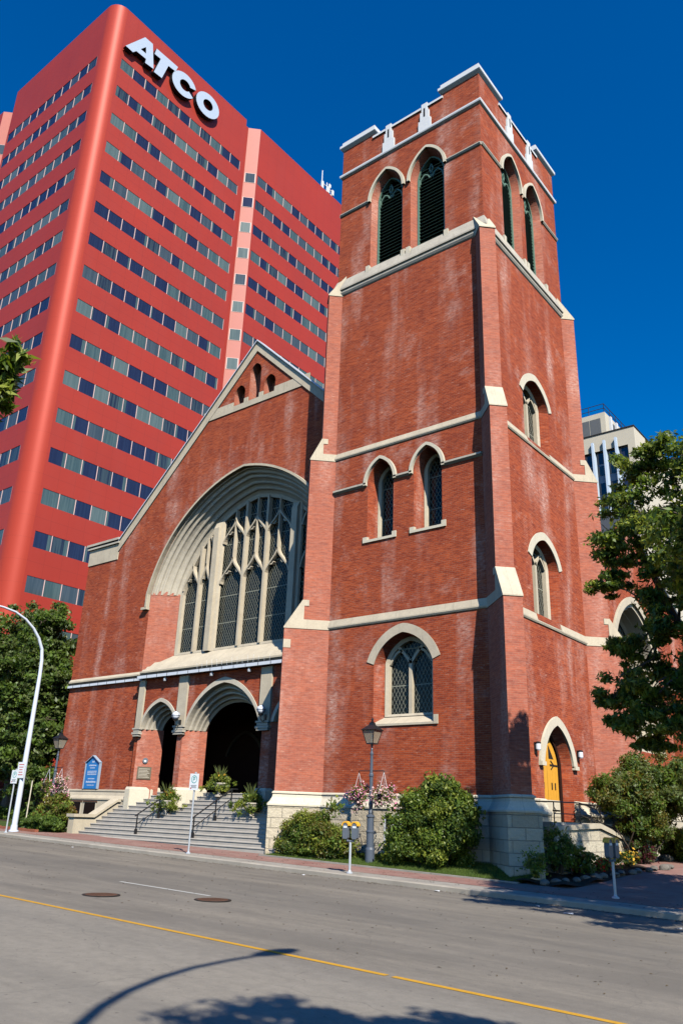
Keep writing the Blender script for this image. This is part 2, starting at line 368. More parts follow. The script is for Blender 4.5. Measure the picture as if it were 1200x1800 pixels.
# manhole covers
MT['rust'] = plain('rusty_iron', (.13, .065, .04), .7, .3, .5, 12)
for (x, y, lab) in ((-2.35, -14.09, 'rusty round manhole cover nearest the yellow line, left of the other one'), (-.61, -12.49, 'rusty round manhole cover just beside the end of the white lane dash')):
    z = RZ(x, y); t = thing('manhole_cover', lab, 'manhole cover', 'manhole covers in the road', (x, y, z))
    m = MB(); m.lathe((0, 0, 0), [(.40, .001), (.40, .012), (.34, .014)], 28); m.build('frame_ring', 'iron', t)
    m = MB(); m.lathe((0, 0, 0), [(.335, .002), (.335, .016)], 28)
    for i in range(-3, 4): m.box(-.28+abs(i)*.03, .28-abs(i)*.03, i*.08-.012, i*.08+.012, .0165, .022)
    m.build('lid', 'rust', t)
for i, (x, y, s) in enumerate(((-3.9, -5.75, .07), (.72, -5.6, .09), (4.95, -6.85, .12), (3.9, -6.2, .05), (7.4, -7.0, .05), (-15.3, -6.1, .07))):
    m = MB(); z = G(x)-.13
    a = [(x-s, y-s*.3, z+.004), (x, y-s*.6, z+.02), (x+s, y-s*.2, z+.006), (x+s*.8, y+s*.5, z+.025), (x-s*.2, y+s*.7, z+.008), (x-s*.9, y+s*.4, z+.015)]
    m.poly(a); m.poly([(p[0]*1, p[1], p[2]+.006) for p in a]); m.build('paper_scrap', 'white', recalc=False, tags=tg(('crumpled white paper scrap in the gutter near the twin parking meter', 'white paper scrap in the gutter right of the twin parking meter', 'flat white paper scrap on the asphalt out from the shaded kerb', 'small white paper scrap close to the shaded kerb', 'tiny white paper scrap at the right on the asphalt', 'white scrap in the gutter below the left of the steps')[i], 'litter', 'paper scraps along the gutter'))

# ================================================================== CHURCH
W = 8.5; J = .488; H = .345; P1, P2, P3 = 1.56, .817, .318
Z1, Z1T, S1Z, Z2, Z2T, SZ2, Z3 = 8.98, 9.38, 10.24, 16.84, 17.19, 17.96, 25.93
ZB = 2.45
church = thing('church', 'red brick gothic church with square corner tower and pale stone trim', 'church')
brick = MB()
# --- tower wall faces with openings
tw = [opening(c, .68, 12.62, 15.35, .92) for c in (-5.45, -3.05)]
gl = opening(-4.24, 1.38, 4.98, 7.32, 1.18)
body = [(-W, ZB), (0, ZB), (0, 26.4), (-W, 26.4)]
wall(brick, FF, body, tw+[gl])
rw = [opening(4.25, 1.3, 17.2, 19.35, 1.03), opening(4.25, 1.3, 9.4, 11.7, 1.05)]
door = opening(4.3, 1.3, 1.72, 3.75, 1.42)
sidebody = [(0, ZB), (3.0, ZB), (3.0, 1.0), (5.6, 1.0), (5.6, ZB), (W, ZB), (W, 26.4), (0, 26.4)]
wall(brick, FR, [(0, ZB), (W, ZB), (W, 26.4), (0, 26.4)], rw + [[(3.0, ZB+.001)] + arch(4.3, 1.3, 3.75, 1.42) + [(5.6, ZB+.001)]])
for A in ([(-W, 0), (-W, W)], [(-W, W), (0, W)]):
    (x0, y0), (x1, y1) = A; brick.poly([(x0, y0, 0), (x1, y1, 0), (x1, y1, 26.4), (x0, y0, 26.4)])
brick.build('tower_wall', 'brick', church)

def window_unit(F, c, a, zs, zsp, h, d_reveal, a_in, frame_w, lights, name='window', reveal_mat='brick', sill=True, splay_sill=.0, frame_d=.14, glass_dd=.10):
    "reveal + stone frame + mullions + leaded pane; returns the window object"
    o = opening(c, a, zs, zsp, h); hi = h*a_in/a; i_ = opening(c, a_in, zs+splay_sill, zsp+ (h-hi)*.55, hi)
    m = MB(); A = F.loop(o, 0); B = F.loop(i_, d_reveal)
    n = len(A); m.add(A+B, [(k_, k_+1, n+k_+1, n+k_) for k_ in range(n-1)])
    rv = m.build('reveal', reveal_mat, church)
    fr = MB(); ai = a_in-frame_w; sp_i = zsp+(h-hi)*.55
    inner = opening(c, ai, zs+splay_sill+frame_w*.6, sp_i, hi-frame_w)
    L0 = F.loop(i_, d_reveal-frame_d); L1 = F.loop(inner, d_reveal-frame_d*.6); L2 = F.loop(inner, d_reveal+glass_dd); L00 = F.loop(i_, d_reveal)
    fr.loft(L00, L0); fr.loft(L0, L1); fr.loft(L1, L2)
    base = zs+splay_sill+frame_w*.6
    d0, d1 = d_reveal-frame_d*.5, d_reveal+glass_dd
    if lights == 2:
        fbox(fr, F, c-.075, c+.075, d0, d1, base, sp_i+.1)
        q = ai/2; hh = hi-frame_w
        for s_ in (-1, 1):
            pts = [(c+s_*(ai*(i/10)), sp_i - .05 + (hh+.02)*math.sin(math.pi/2*(i/10)*1.0)*.98*(1-.0*i)) for i in range(8)]
            ribbon(fr, F, pts, -.055, .055, d0, d1)
            pts = [(c+s_*ai*(1-i/10), sp_i-.05 + (hh*.62)*math.sin(math.pi/2*min(1, i/5.5))) for i in range(7)]
            ribbon(fr, F, pts, -.05, .05, d0, d1)
    wn = fr.build(name, 'stone', church)
    g = MB(); Lg = [(p[0], p[1]) for p in inner]; wall(g, F, Lg, [], d_reveal+glass_dd-.01); g.build('pane', 'lead', wn)
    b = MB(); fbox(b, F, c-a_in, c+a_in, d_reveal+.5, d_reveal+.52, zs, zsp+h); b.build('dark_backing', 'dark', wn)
    return wn
def hood(F, pts, o0, o1, d0, name='hood_mould', mat='white', ends=True):
    m = MB(); ribbon(m, F, pts, o0, o1, d0, .02); return m.build(name, mat, church)
for c in (-5.45, -3.05):
    window_unit(FF, c, .68, 12.75, 15.35, .92, .75, .56, .14, 1)
    hood(FF, [(c-.70, 15.2)] + arch(c, .70, 15.35, .95) + [(c+.70, 15.2)], .02, .16, -.13, mat='stone_pale')
    s_ = MB(); A = [FF.p(c-.72, -.07, 12.55), FF.p(c+.72, -.07, 12.55), FF.p(c+.72, -.07, 12.64), FF.p(c-.72, -.07, 12.64)]
    s_.prism([FF.p(c-.86, -.06, 12.55), FF.p(c-.86, -.06, 12.80), FF.p(c-.68, -.06, 12.80), FF.p(c-.68, .7, 12.95), FF.p(c-.68, .7, 12.55)], [FF.p(c-.66, -.06, 12.55), FF.p(c-.66, -.06, 12.8), FF.p(c-.66, -.06, 12.80), FF.p(c-.66, .7, 12.95), FF.p(c-.66, .7, 12.55)])
    s_.prism([FF.p(c-.66, -.06, 12.55), FF.p(c-.66, -.06, 12.66), FF.p(c-.66, .7, 12.98), FF.p(c-.66, .7, 12.55)], [FF.p(c+.66, -.06, 12.55), FF.p(c+.66, -.06, 12.66), FF.p(c+.66, .7, 12.98), FF.p(c+.66, .7, 12.55)])
    fbox(s_, FF, c+.66, c+.86, -.06, .05, 12.55, 12.82)
    s_.build('sill', 'stone_pale', church)
# small string between the paired windows
m = MB()
for a, b in ((-W+J, -6.18), (-4.72, -3.78), (-2.32, -J)):
    m.prism([FF.p(a, -.02, 15.18), FF.p(a, -.13, 15.25), FF.p(a, -.13, 15.33), FF.p(a, 0.01, 15.37), FF.p(a, .01, 15.18)], [FF.p(b, -.02, 15.18), FF.p(b, -.13, 15.25), FF.p(b, -.13, 15.33), FF.p(b, .01, 15.37), FF.p(b, .01, 15.18)])
m.build('string_course', 'stone_sill', church)
# ground floor tower window
window_unit(FF, -4.24, 1.38, 5.0, 7.32, 1.18, .62, 1.16, .16, 2, splay_sill=.32)
m = MB(); ribbon(m, FF, arch(-4.24, 1.38, 7.32, 1.18, 16), 0.0, .36, -.03, .05); m.build('arch_stones', 'stone', church)
m = MB(); m.prism([FF.p(-5.66, -.05, 4.92), FF.p(-5.66, -.05, 5.0), FF.p(-5.66, .62, 5.36), FF.p(-5.66, .62, 4.92)], [FF.p(-2.82, -.05, 4.92), FF.p(-2.82, -.05, 5.0), FF.p(-2.82, .62, 5.36), FF.p(-2.82, .62, 4.92)])
fbox(m, FF, -2.82, -2.64, -.06, .05, 4.92, 5.26); m.build('sill', 'stone', church)
# right side windows
for zs, zsp, h in ((17.2, 19.35, 1.03), (9.4, 11.7, 1.05)):
    window_unit(FR, 4.25, 1.3, zs, zsp, h, .50, 1.06, .16, 2)
    m = MB(); ribbon(m, FR, arch(4.25, 1.3, zsp, h, 16), 0.0, .34, -.04, .05); m.build('arch_stones', 'stone_pale', church)
# side door
o = [(3.0, 1.72)] + arch(4.3, 1.3, 3.75, 1.42) + [(5.6, 1.72)]; i_ = [(3.2, 1.72)] + arch(4.3, 1.1, 3.75, 1.25) + [(5.4, 1.72)]
m = MB(); A = FR.loop(o, 0); B = FR.loop(i_, .42); n = len(A); m.add(A+B, [(q, q+1, n+q+1, n+q) for q in range(n-1)]); m.build('door_reveal', 'brick', church)
m = MB(); ribbon(m, FR, [(2.98, 3.7)] + arch(4.3, 1.32, 3.75, 1.44, 16) + [(5.62, 3.7)], 0, .34, -.09, .05); fbox(m, FR, 2.62, 2.98, -.15, 0, 3.62, 3.76); fbox(m, FR, 5.62, 5.98, -.15, 0, 3.62, 3.76); m.build('door_hood', 'stone_pale', church)
m = MB(); ii = [(3.33, 1.72)] + arch(4.3, .97, 3.75, 1.12) + [(5.27, 1.72)]; A = FR.loop(i_, .36); B = FR.loop(ii, .38); C_ = FR.loop(ii, .52); n = len(A)
m.add(A+B, [(q, q+1, n+q+1, n+q) for q in range(n-1)]); m.add(B+C_, [(q, q+1, n+q+1, n+q) for q in range(n-1)]); m.build('door_frame', 'shadebrown', church)
for s_ in (-1, 1):
    half = [p for p in ii if (p[0]-4.3)*s_ >= -.001]
    lf = [(4.3+s_*.012, 1.74)] + ([p for p in half if p[0] != 4.3] if s_ < 0 else [p for p in half])
    if s_ < 0: pts = [(p[0], p[1]) for p in half] + [(4.288, 1.74)]
    else: pts = [(4.312, 1.74)] + [(max(p[0], 4.312), p[1]) for p in half]
    m = MB(); wall(m, FR, pts, [], .46); wall(m, FR, pts, [], .5)
    for j in range(1, 4): 
        uu = 4.3+s_*j*.24; fbox(m, FR, uu-.006, uu+.006, .453, .46, 1.8, 4.3-.12*j)
    dr = m.build('door', 'yellow', church)
    m = MB()
    for zz in (2.1, 3.75):
        e = 4.3+s_*.95; fbox(m, FR, min(e, e-s_*.7), max(e, e-s_*.7), .44, .452, zz-.03, zz+.03)
        for t in (-1, 1): ribbon(m, FR, [(e-s_*.35, zz), (e-s_*.5, zz+t*.09), (e-s_*.62, zz+t*.16)], -.02, .02, .435, .45)
    m.build('hinge', 'iron', dr)
    m = MB(); fbox(m, FR, 4.3+s_*.32, 4.3+s_*.40, .442, .455, 2.85, 3.1); fbox(m, FR, 4.3+s_*.62, 4.3+s_*.70, .442, .455, 2.85, 3.1)
    m.poly([FR.p(4.3+s_*.18, .45, 3.98), FR.p(4.3+s_*.62, .45, 3.98), FR.p(4.3+s_*.18, .45, 4.5)]); m.build('door_ironwork', 'iron', dr)
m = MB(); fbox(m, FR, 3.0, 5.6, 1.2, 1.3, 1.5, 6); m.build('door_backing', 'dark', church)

# buttresses
def plan_outline(p, off=0.):
    "tower plan with diagonal buttresses at all four corners, going counter-clockwise from the near-left"
    out = []; notch = off > 0
    for (cx, cy, dx, dy) in ((-W, 0, -1, -1), (0, 0, 1, -1), (0, W, 1, 1), (-W, W, -1, 1)):
        d = Vector((dx, dy))/S2; nrm = Vector((-d.y, d.x)); hh = H+off
        sx = 1 if dx > 0 else -1; sy = 1 if dy > 0 else -1
        # junction points on the wall faces
        j = J + off*(S2-1)
        jy = Vector((cx - sx*j, cy + sy*off)); jx = Vector((cx + sx*off, cy - sy*j))
        c = Vector((cx, cy)); a = c + d*(p+off) - nrm*hh; b = c + d*(p+off) + nrm*hh
        # order so that the outline runs counter-clockwise
        seq = {(-1, -1): [jx, a, b, jy], (1, -1): [jy, a, b, jx], (1, 1): [jx, a, b, jy], (-1, 1): [jy, a, b, jx]}[(dx, dy)]
        out += seq
        if notch and (dx, dy) == (1, -1): out += [Vector((off, 3.0)), Vector((-.44, 3.0)), Vector((-.44, 5.6)), Vector((off, 5.6))]
    return out
def ring3(P_, z): return [(p.x, p.y, z) for p in P_]
for (cx, cy, dx, dy) in ((-W, 0, -1, -1), (0, 0, 1, -1), (0, W, 1, 1), (-W, W, -1, 1)):
    d = Vector((dx, dy, 0))/S2; nrm = Vector((-d.y, d.x, 0)); c = Vector((cx, cy, 0))
    bt = MB()
    def prof(pts, hh, mm):
        A = [c + d*r + Vector((0, 0, z)) - nrm*hh for r, z in pts]; B = [c + d*r + Vector((0, 0, z)) + nrm*hh for r, z in pts]; mm.prism(A, B)
    i0 = -.6
    prof([(i0, ZB), (P1, ZB), (P1, Z1), (i0, Z1)], H, bt)
    prof([(i0, Z1+.002), (P2, Z1+.002), (P2, Z2), (i0, Z2)], H, bt)
    prof([(i0, Z2+.002), (P3, Z2+.002), (P3, Z3), (i0, Z3)], H, bt)
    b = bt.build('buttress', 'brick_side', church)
    st = MB()
    for (pa, pb, za, zc, zt) in ((P1, P2, Z1, Z1T, S1Z), (P2, P3, Z2, Z2T, SZ2)):
        prof([(i0, za), (pa+.03, za), (pa+.03, za+.05), (pb+.02, zt), (pb-.26, zt), (pb-.26, zt-.26), (pb-.06, zt-.26), (pb-.06, zc), (i0, zc)], H+.025, st)
    prof([(i0, Z3), (P3+.04, Z3), (P3+.04, Z3+.06), (-.52, Z3+1.28), (i0, Z3+1.28)], H+.03, st)
    if dx < 0 and dy < 0:
        prof([(P1-.3, 8.15), (P1+.004, 8.15), (P1+.004, 8.5), (P1-.3, 8.5)], H+.012, st)
    st.build('weathering', 'stone', b)
# base and water table
m = MB(); m.prism(ring3(plan_outline(P1, .22), -1), ring3(plan_outline(P1, .22), 1.93)); m.build('stone_base', 'rock', church)
m = MB(); lv = [(.26, 1.93), (.26, 1.99), (.17, 2.08), (.07, 2.25), (.05, 2.36), (.09, 2.38), (.09, 2.43), (.02, 2.47)]
L = [ring3(plan_outline(P1, o_), z_) for o_, z_ in lv]
for a, b in zip(L, L[1:]): m.loft(a, b)
m.poly(L[0]); m.poly(L[-1]); m.build('water_table', 'stone_pale', church)
# string courses on the faces, stopping at the buttresses
def string(F, u0, u1, za, zb, pr, mat='stone', gaps=()):
    m = MB(); segs = []; x = u0
    for g0, g1 in gaps: segs.append((x, g0)); x = g1
    segs.append((x, u1))
    for a, b in segs:
        pf = [(0.01, za), (-pr*.55, za+.02), (-pr, za+.08), (-pr, za+.13), (-.005, zb), (.01, zb)]
        m.prism([F.p(a, dd, z_) for dd, z_ in pf], [F.p(b, dd, z_) for dd, z_ in pf])
    return m.build('string_course', mat, church)
for F in (FF, FR):
    off = -W if F is FF else 0
    string(F, off+J-.1, off+W-J+.1, Z1, Z1T, .07, 'stone', () if F is FF else ((3.12, 5.38),) )
    string(F, off+J-.1, off+W-J+.1, Z2, Z2T, .07, 'stone', () if F is FF else ((3.12, 5.38),))
for za, zb in ((Z1, Z1T), (Z2, Z2T)):    # sills continue the string under the side windows
    m = MB(); pf = [(.85, za), (-.045, za+.03), (-.07, za+.10), (-.07, za+.14), (.85, zb+.26)]; m.prism([FR.p(3.12, a, b) for a, b in pf], [FR.p(5.38, a, b) for a, b in pf]); m.build('sill', 'stone', church)
# belfry sill moulding
m = MB(); lv = [(0.0, 25.96), (.05, 26.0), (.10, 26.10), (.10, 26.16), (.06, 26.18), (.06, 26.24), (.13, 26.28), (.13, 26.36), (-.06, 26.98)]
def sq(o_, z_): return [(-W-o_, -o_, z_), (o_, -o_, z_), (o_, W+o_, z_), (-W-o_, W+o_, z_)]
L = [sq(*q) for q in lv]
for a, b in zip(L, L[1:]): m.loft(a, b)
m.build('belfry_sill_moulding', 'stone_sill', church)
# belfry walls
BI = .09
FBF = Fr((0, BI, 0), (1, 0, 0), (0, 1, 0)); FBR = Fr((-BI, 0, 0), (0, 1, 0), (-1, 0, 0)); FBL = Fr((-W+BI, 0, 0), (0, 1, 0), (1, 0, 0)); FBB = Fr((0, W-BI, 0), (1, 0, 0), (0, -1, 0))
m = MB()
for F, c0, lo, hi in ((FBF, -4.25, -W+BI, -BI), (FBR, 4.25, BI, W-BI), (FBL, 4.25, BI, W-BI), (FBB, -4.25, -W+BI, -BI)):
    hs = [opening(c0+s_*1.2, .96, 26.75, 31.2, 1.42) for s_ in (-1, 1)]
    wall(m, F, [(lo, 26.3), (hi, 26.3), (hi, 34.0), (lo, 34.0)], hs)
m.build('belfry_wall', 'brick', church)
for F, c0, lo, hi in ((FBF, -4.25, -W+BI, -BI), (FBR, 4.25, BI, W-BI), (FBL, 4.25, BI, W-BI), (FBB, -4.25, -W+BI, -BI)):
    vis = F in (FBF, FBR)
    for s_ in (-1, 1):
        c = c0+s_*1.2; o = opening(c, .96, 26.75, 31.2, 1.42); i_ = opening(c, .78, 26.95, 31.25, 1.2)
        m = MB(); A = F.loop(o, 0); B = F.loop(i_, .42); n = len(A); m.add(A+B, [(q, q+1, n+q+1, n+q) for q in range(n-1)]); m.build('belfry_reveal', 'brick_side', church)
        fr = MB(); i2 = opening(c, .70, 27.0, 31.25, 1.1); A, B, C_ = F.loop(i_, .34), F.loop(i2, .34), F.loop(i2, .56); D_ = F.loop(i_, .42); n = len(A)
        fr.loft(D_, A); fr.loft(A, B); fr.loft(B, C_)
        # pierced head: two small lights and an eye
        for t in (-1, 1): ribbon(fr, F, [(c+t*.70, 30.9), (c+t*.62, 31.25), (c+t*.40, 31.5), (c+t*.2, 31.42), (c+t*.06, 31.15)], -.035, .035, .36, .46)
        for t in (-1, 1): ribbon(fr, F, [(c+t*.06, 31.15), (c+t*.0, 31.4), (c-t*.1, 31.7), (c, 32.0)], -.03, .03, .36, .46)
        lv_ = fr.build('belfry_louvre', 'green', church)
        sl_ = MB(); z_ = 27.05
        while z_ < 31.9:
            ww = .70 if z_ < 31.2 else .70*math.sqrt(max(0, 1-((z_-31.2)/1.12)**2))
            if ww > .1: sl_.prism([F.p(c-ww, .38, z_), F.p(c-ww, .40, z_-.018), F.p(c-ww, .62, z_+.14), F.p(c-ww, .60, z_+.158)], [F.p(c+ww, .38, z_), F.p(c+ww, .40, z_-.018), F.p(c+ww, .62, z_+.14), F.p(c+ww, .60, z_+.158)])
            z_ += .198
        sl_.build('slats', 'green', lv_)
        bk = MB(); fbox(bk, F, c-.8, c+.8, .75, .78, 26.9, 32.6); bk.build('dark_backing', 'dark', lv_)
        m = MB(); ribbon(m, F, [(c-.98, 31.12)] + arch(c, .98, 31.2, 1.46, 16) + [(c+.98, 31.12)], .0, .14, -.14, .02); m.build('hood_mould', 'stone_pale', church)
        if vis:
            m = MB()
            for t in (-1, 1): a_, b_ = sorted((c+t*.94, c+t*1.16)); fbox(m, F, a_, b_, -.10 if t*s_ > 0 or t > 0 else -.11, .3, 26.62, 26.62+.5)
            m.build('sill_block', 'stone_pale', church)
    m = MB()
    for a, b in ((lo, c0-1.2-1.12), (c0+1.2+1.12, hi)):
        pf = [(.01, 31.12), (-.05, 31.14), (-.10, 31.22), (-.10, 31.27), (.01, 31.33)]; m.prism([F.p(a-.0, dd, z_) for dd, z_ in pf], [F.p(b+.0, dd, z_) for dd, z_ in pf])
    m.build('string_course', 'stone_sill', church)
# cornice, parapet, corner blocks
m = MB(); L = [[(-W+BI-o_, BI-o_, z_), (-BI+o_, BI-o_, z_), (-BI+o_, W-BI+o_, z_), (-W+BI-o_, W-BI+o_, z_)] for o_, z_ in ((-.01, 33.72), (.10, 33.78), (.12, 33.84), (.12, 33.92), (-.01, 34.08))]
for a, b in zip(L, L[1:]): m.loft(a, b)
m.build('cornice', 'white', church)
m = MB(); cp = MB(); cc = MB(); om = MB()
PT = .3
def parapet(F, lo, hi):
    for a, b, zt in ((lo, lo+2.1, 35.72), (hi-2.1, hi, 35.72)):
        pass
    fbox(m, F, lo+2.05, hi-2.05, 0, PT, 33.9, 35.36)
    for a, b in ((lo+2.0, lo+2.98), (lo+3.12, hi-3.12), (hi-2.98, hi-2.0)): fbox(cp, F, a, b, -.07, PT+.05, 35.362, 35.50)
    for c in (lo+3.05, hi-3.05):
        for (w_, za, zb) in ((.36, 33.9, 34.55), (.26, 34.55, 35.1), (.17, 35.1, 35.62)):
            fbox(om, F, c-w_, c+w_, -.10+.01*w_, .01, za, zb)
for F, lo, hi in ((FBF, -W+BI, -BI), (FBR, BI, W-BI), (FBL, BI, W-BI), (FBB, -W+BI, -BI)): parapet(F, lo, hi)
for sx, sy in ((0, 0), (1, 0), (0, 1), (1, 1)):
    x0 = -W+BI if not sx else -BI-2.05; y0 = BI if not sy else W-BI-2.05
    m.box(x0, x0+2.05, y0, y0+2.05, 33.9, 35.68)
    b = [(o_, z_) for o_, z_ in ((-.02, 35.66), (.13, 35.78), (.16, 35.82), (.16, 35.98), (.06, 36.02), (.06, 36.24))]
    L = [[(x0-o_, y0-o_, z_), (x0+2.05+o_, y0-o_, z_), (x0+2.05+o_, y0+2.05+o_, z_), (x0-o_, y0+2.05+o_, z_)] for o_, z_ in b]
    for p, q in zip(L, L[1:]): cc.loft(p, q)
    cc.poly(L[-1])
m.build('parapet', 'brick', church); cp.build('parapet_coping', 'white', church); cc.build('corner_cap', 'white', church); oo = om.build('parapet_ornament', 'white', church)
sl_ = MB()
for F, lo, hi in ((FBF, -W+BI, -BI), (FBR, BI, W-BI)):
    for c in (lo+3.05, hi-3.05): fbox(sl_, F, c-.045, c+.045, -.108, -.08, 34.75, 35.3)
sl_.build('slit', 'iron', oo)
m = MB(); m.poly([(-W+.3, .3, 34.2), (-.3, .3, 34.2), (-.3, W-.3, 34.2), (-W+.3, W-.3, 34.2)]); m.build('tower_roof', 'roof', church)
# basement window in tower base
m = MB(); fbox(m, FF, -4.85, -4.05, -.235, -.1, .72, 1.74); wn = m.build('basement_window', 'white', church)
m = MB(); fbox(m, FF, -4.77, -4.47, -.245, -.235, .80, 1.66); fbox(m, FF, -4.41, -4.13, -.245, -.235, .80, 1.66); m.build('pane', 'lead', wn)

# ------------------------------------------------------------------ nave
YN = 1.2; FN = Fr((0, YN, 0), (1, 0, 0), (0, 1, 0)); XC = -15.15
AX = -15.0; APEX = 26.45; SLP = .957; XL = -28.4; XSH = -25.5
zsl = lambda x: APEX - SLP*abs(x-AX)
bo = [(XC-6.8, 8.2), ] + arch(XC, 6.8, 12.75, 6.02, 20, 'big') + [(XC+6.8, 8.2)]
wpoly = [(XL, 0), (-21.95, 0), (-21.95, 8.2), (XC-6.8, 8.2)]
outer = [(XL, 0), (-8.3, 0), (-8.3, zsl(-8.3)), (AX, APEX), (XSH, zsl(XSH)), (XSH, 15.42), (XL, 15.42)]
niches = [opening(c, .42, 22.95, zt-.45, .45) for c, zt in ((-16.2, 24.15), (-15.05, 25.2), (-13.9, 24.1))]
m = MB()
# wall split: left strip + above the portal (portal zone lower part is its own wall)
lowcut = [(XL, 0), (-21.48, 0), (-21.48, 7.98), (-8.3, 7.98), (-8.3, zsl(-8.3)), (AX, APEX), (XSH, zsl(XSH)), (XSH, 15.42), (XL, 15.42)]
hole = [(XC-6.8+.02, 8.3)] + arch(XC, 6.8, 12.75, 6.02, 20, 'big')[:-1] + [(-8.36, 12.9), (-8.36, 8.3)]
hole = [(p[0] if p[0] < -8.36 else -8.36, p[1]) for p in hole]
wall(m, FN, lowcut, [hole]+niches)
m.poly([(XL, YN, 0), (XL, 29, 0), (XL, 29, 15.4), (XL, YN, 15.4)])
m.poly([(XL, 29, 0), (-4.6, 29, 0), (-4.6, 29, 16.5), (AX, 29, APEX-.3), (XSH, 29, 16.4), (XL, 29, 15.4)]); m.poly([(-4.6, 8, 0), (-4.6, 29, 0), (-4.6, 29, 16.5), (-4.6, 8, 16.5)])
m.build('nave_wall', 'brick_nave', church)
m = MB()
for nn_ in niches:
    A = FN.loop(nn_, 0); B = FN.loop(nn_, .55); m.loft(A, B); wall(m, FN, nn_, [], .55)
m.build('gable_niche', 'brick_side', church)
# gable band, coping, roof
m = MB(); zb_ = 22.55
xa, xb = AX-(APEX-zb_)/SLP, AX+(APEX-zb_)/SLP
for a, b in ((xa+.05, -16.62), (-15.78, -15.47), (-14.63, -14.32), (-13.48, xb-.05)): fbox(m, FN, a, b, -.05, .02, (22.902 if -16.7 < a < -13.5 and b < -14 else zb_), zb_+.62)
fbox(m, FN, -16.615, -13.485, -.05, .02, zb_, 22.9); m.prism([FN.p(-16.62, -.05, 22.9), FN.p(-16.62, .54, 23.05), FN.p(-16.62, .54, 22.9)], [FN.p(-13.48, -.05, 22.9), FN.p(-13.48, .54, 23.05), FN.p(-13.48, .54, 22.9)])
m.build('gable_band', 'stone', church)
m = MB(); fl = MB()
for s_ in (-1, 1):
    xe = XSH if s_ < 0 else -8.3
    pa, pb = (AX, APEX+.12), (xe, zsl(xe)+.12)
    def qd(mm, o0, o1, d0, d1):
        mm.prism([FN.p(pa[0], d0, pa[1]+o0), FN.p(pb[0], d0, pb[1]+o0), FN.p(pb[0], d0, pb[1]+o1), FN.p(pa[0], d0, pa[1]+o1)], [FN.p(pa[0], d1, pa[1]+o0), FN.p(pb[0], d1, pb[1]+o0), FN.p(pb[0], d1, pb[1]+o1), FN.p(pa[0], d1, pa[1]+o1)])
    qd(m, -.62, .0, -.07, .35); qd(fl, .002, .08, -.17, .42)
m.build('gable_coping', 'stone', church); fl.build('coping_flashing', 'whitemetal', church)
m = MB(); ex = 0.0
for s_ in (-1, 1):
    xe = XSH if s_ < 0 else -4.6; ze = APEX-.25-SLP*abs(xe-AX)
    m.prism([(AX, YN+.3, APEX-.25), (xe, YN+.3, ze), (xe, YN+.3, ze-.25), (AX, YN+.3, APEX-.5)], [(AX, 29.3, APEX-.25), (xe, 29.3, ze), (xe, 29.3, ze-.25), (AX, 29.3, APEX-.5)])
m.box(XL+.1, XSH, YN+.3, 29, 15.0, 15.3)
m.build('roof', 'roof', church)
m = MB(); m.box(XL-.02, XSH-.02, YN-.05, YN+.5, 15.42, 16.42); m.box(XL-.02, XL+.4, YN+.5, 29, 15.42, 16.3); m.build('shoulder_parapet', 'stone', church)
m = MB(); m.box(XL-.14, XSH+.05, YN-.16, YN+.6, 16.42, 16.54); m.box(XL-.2, XSH+.08, YN-.22, YN+.66, 16.62, 16.76); m.build('shoulder_cap', 'stone_sill', church)
m = MB(); m.box(XL-.08, XSH+.02, YN-.1, YN+.55, 16.541, 16.62); m.build('shoulder_gutter', 'iron', church)
# corner buttress at the left
m = MB(); m.box(XL-.35, XL+.02, YN+.3, YN+1.3, 0, 12.9); m.build('nave_buttress', 'brick_nave', church)
m = MB(); m.prism([(XL-.39, YN+.27, 12.9), (XL-.39, YN+.27, 13.0), (XL+.0, YN+.27, 14.1), (XL+.0, YN+.27, 12.9)], [(XL-.39, YN+1.33, 12.9), (XL-.39, YN+1.33, 13.0), (XL, YN+1.33, 14.1), (XL, YN+1.33, 12.9)])
m.box(XL-.28, XL, YN+.2, YN+.5, 14.75, 14.86); m.box(XL-.2, XL, YN+.22, YN+.48, 14.6, 14.7); m.build('weathering', 'stone', church)

# --- great window
XO, XI = 6.8, 5.58; ZSP = 12.75; HO, HI = 6.02, 4.85; DW = 1.2
NA = 22
Aout = arch(XC, XO, ZSP, HO, NA, 'big'); Ain = arch(XC, XI, ZSP+.05, HI, NA, 'big')
def lerp(s_): return [(a[0]*(1-s_)+b[0]*s_, a[1]*(1-s_)+b[1]*s_) for a, b in zip(Aout, Ain)]
prof_ = [(0, 0), (.05, 0), (.07, .12), (.12, .14), (.15, .05), (.18, .03), (.21, .06), (.22, .34), (.27, .42), (.31, .30), (.34, .22), (.38, .24), (.40, .50), (.46, .66), (.50, .70), (.53, .52), (.57, .46), (.61, .52), (.62, .78), (.68, .90), (.72, .92), (.745, .74), (.79, .70), (.83, .76), (.84, 1.04), (.90, 1.12), (1.0, 1.18), (1.0, DW)]
m = MB(); L = [FN.loop(lerp(s_), (d_ if s_ < .1 or s_ > .95 else .3*d_+.7*(.04+1.14*s_))) for s_, d_ in prof_]
for a, b in zip(L, L[1:]): m.loft(a, b, False)
m.build('great_window_arch', 'stone_arch', church)
m = MB(); ribbon(m, FN, [(XC-XO-.02, ZSP-.75)] + arch(XC, XO+.02, ZSP, HO+.02, NA, 'big') + [(XC+XO+.02, ZSP-.5)], .0, .12, -.24, .02); fbox(m, FN, XC-XO-.45, XC-XO+.02, -.24, 0, ZSP-.86, ZSP-.72); m.build('hood_mould', 'stone', church)
# brick splays below the springing
m = MB()
for s_ in (-1, 1): m.poly([FN.p(XC+s_*XO, 0, 8.3), FN.p(XC+s_*XO, 0, ZSP+.004), FN.p(XC+s_*XI, DW, ZSP+.05), FN.p(XC+s_*XI, DW, 9.45)])
m.build('window_splay', 'brick_side', church)
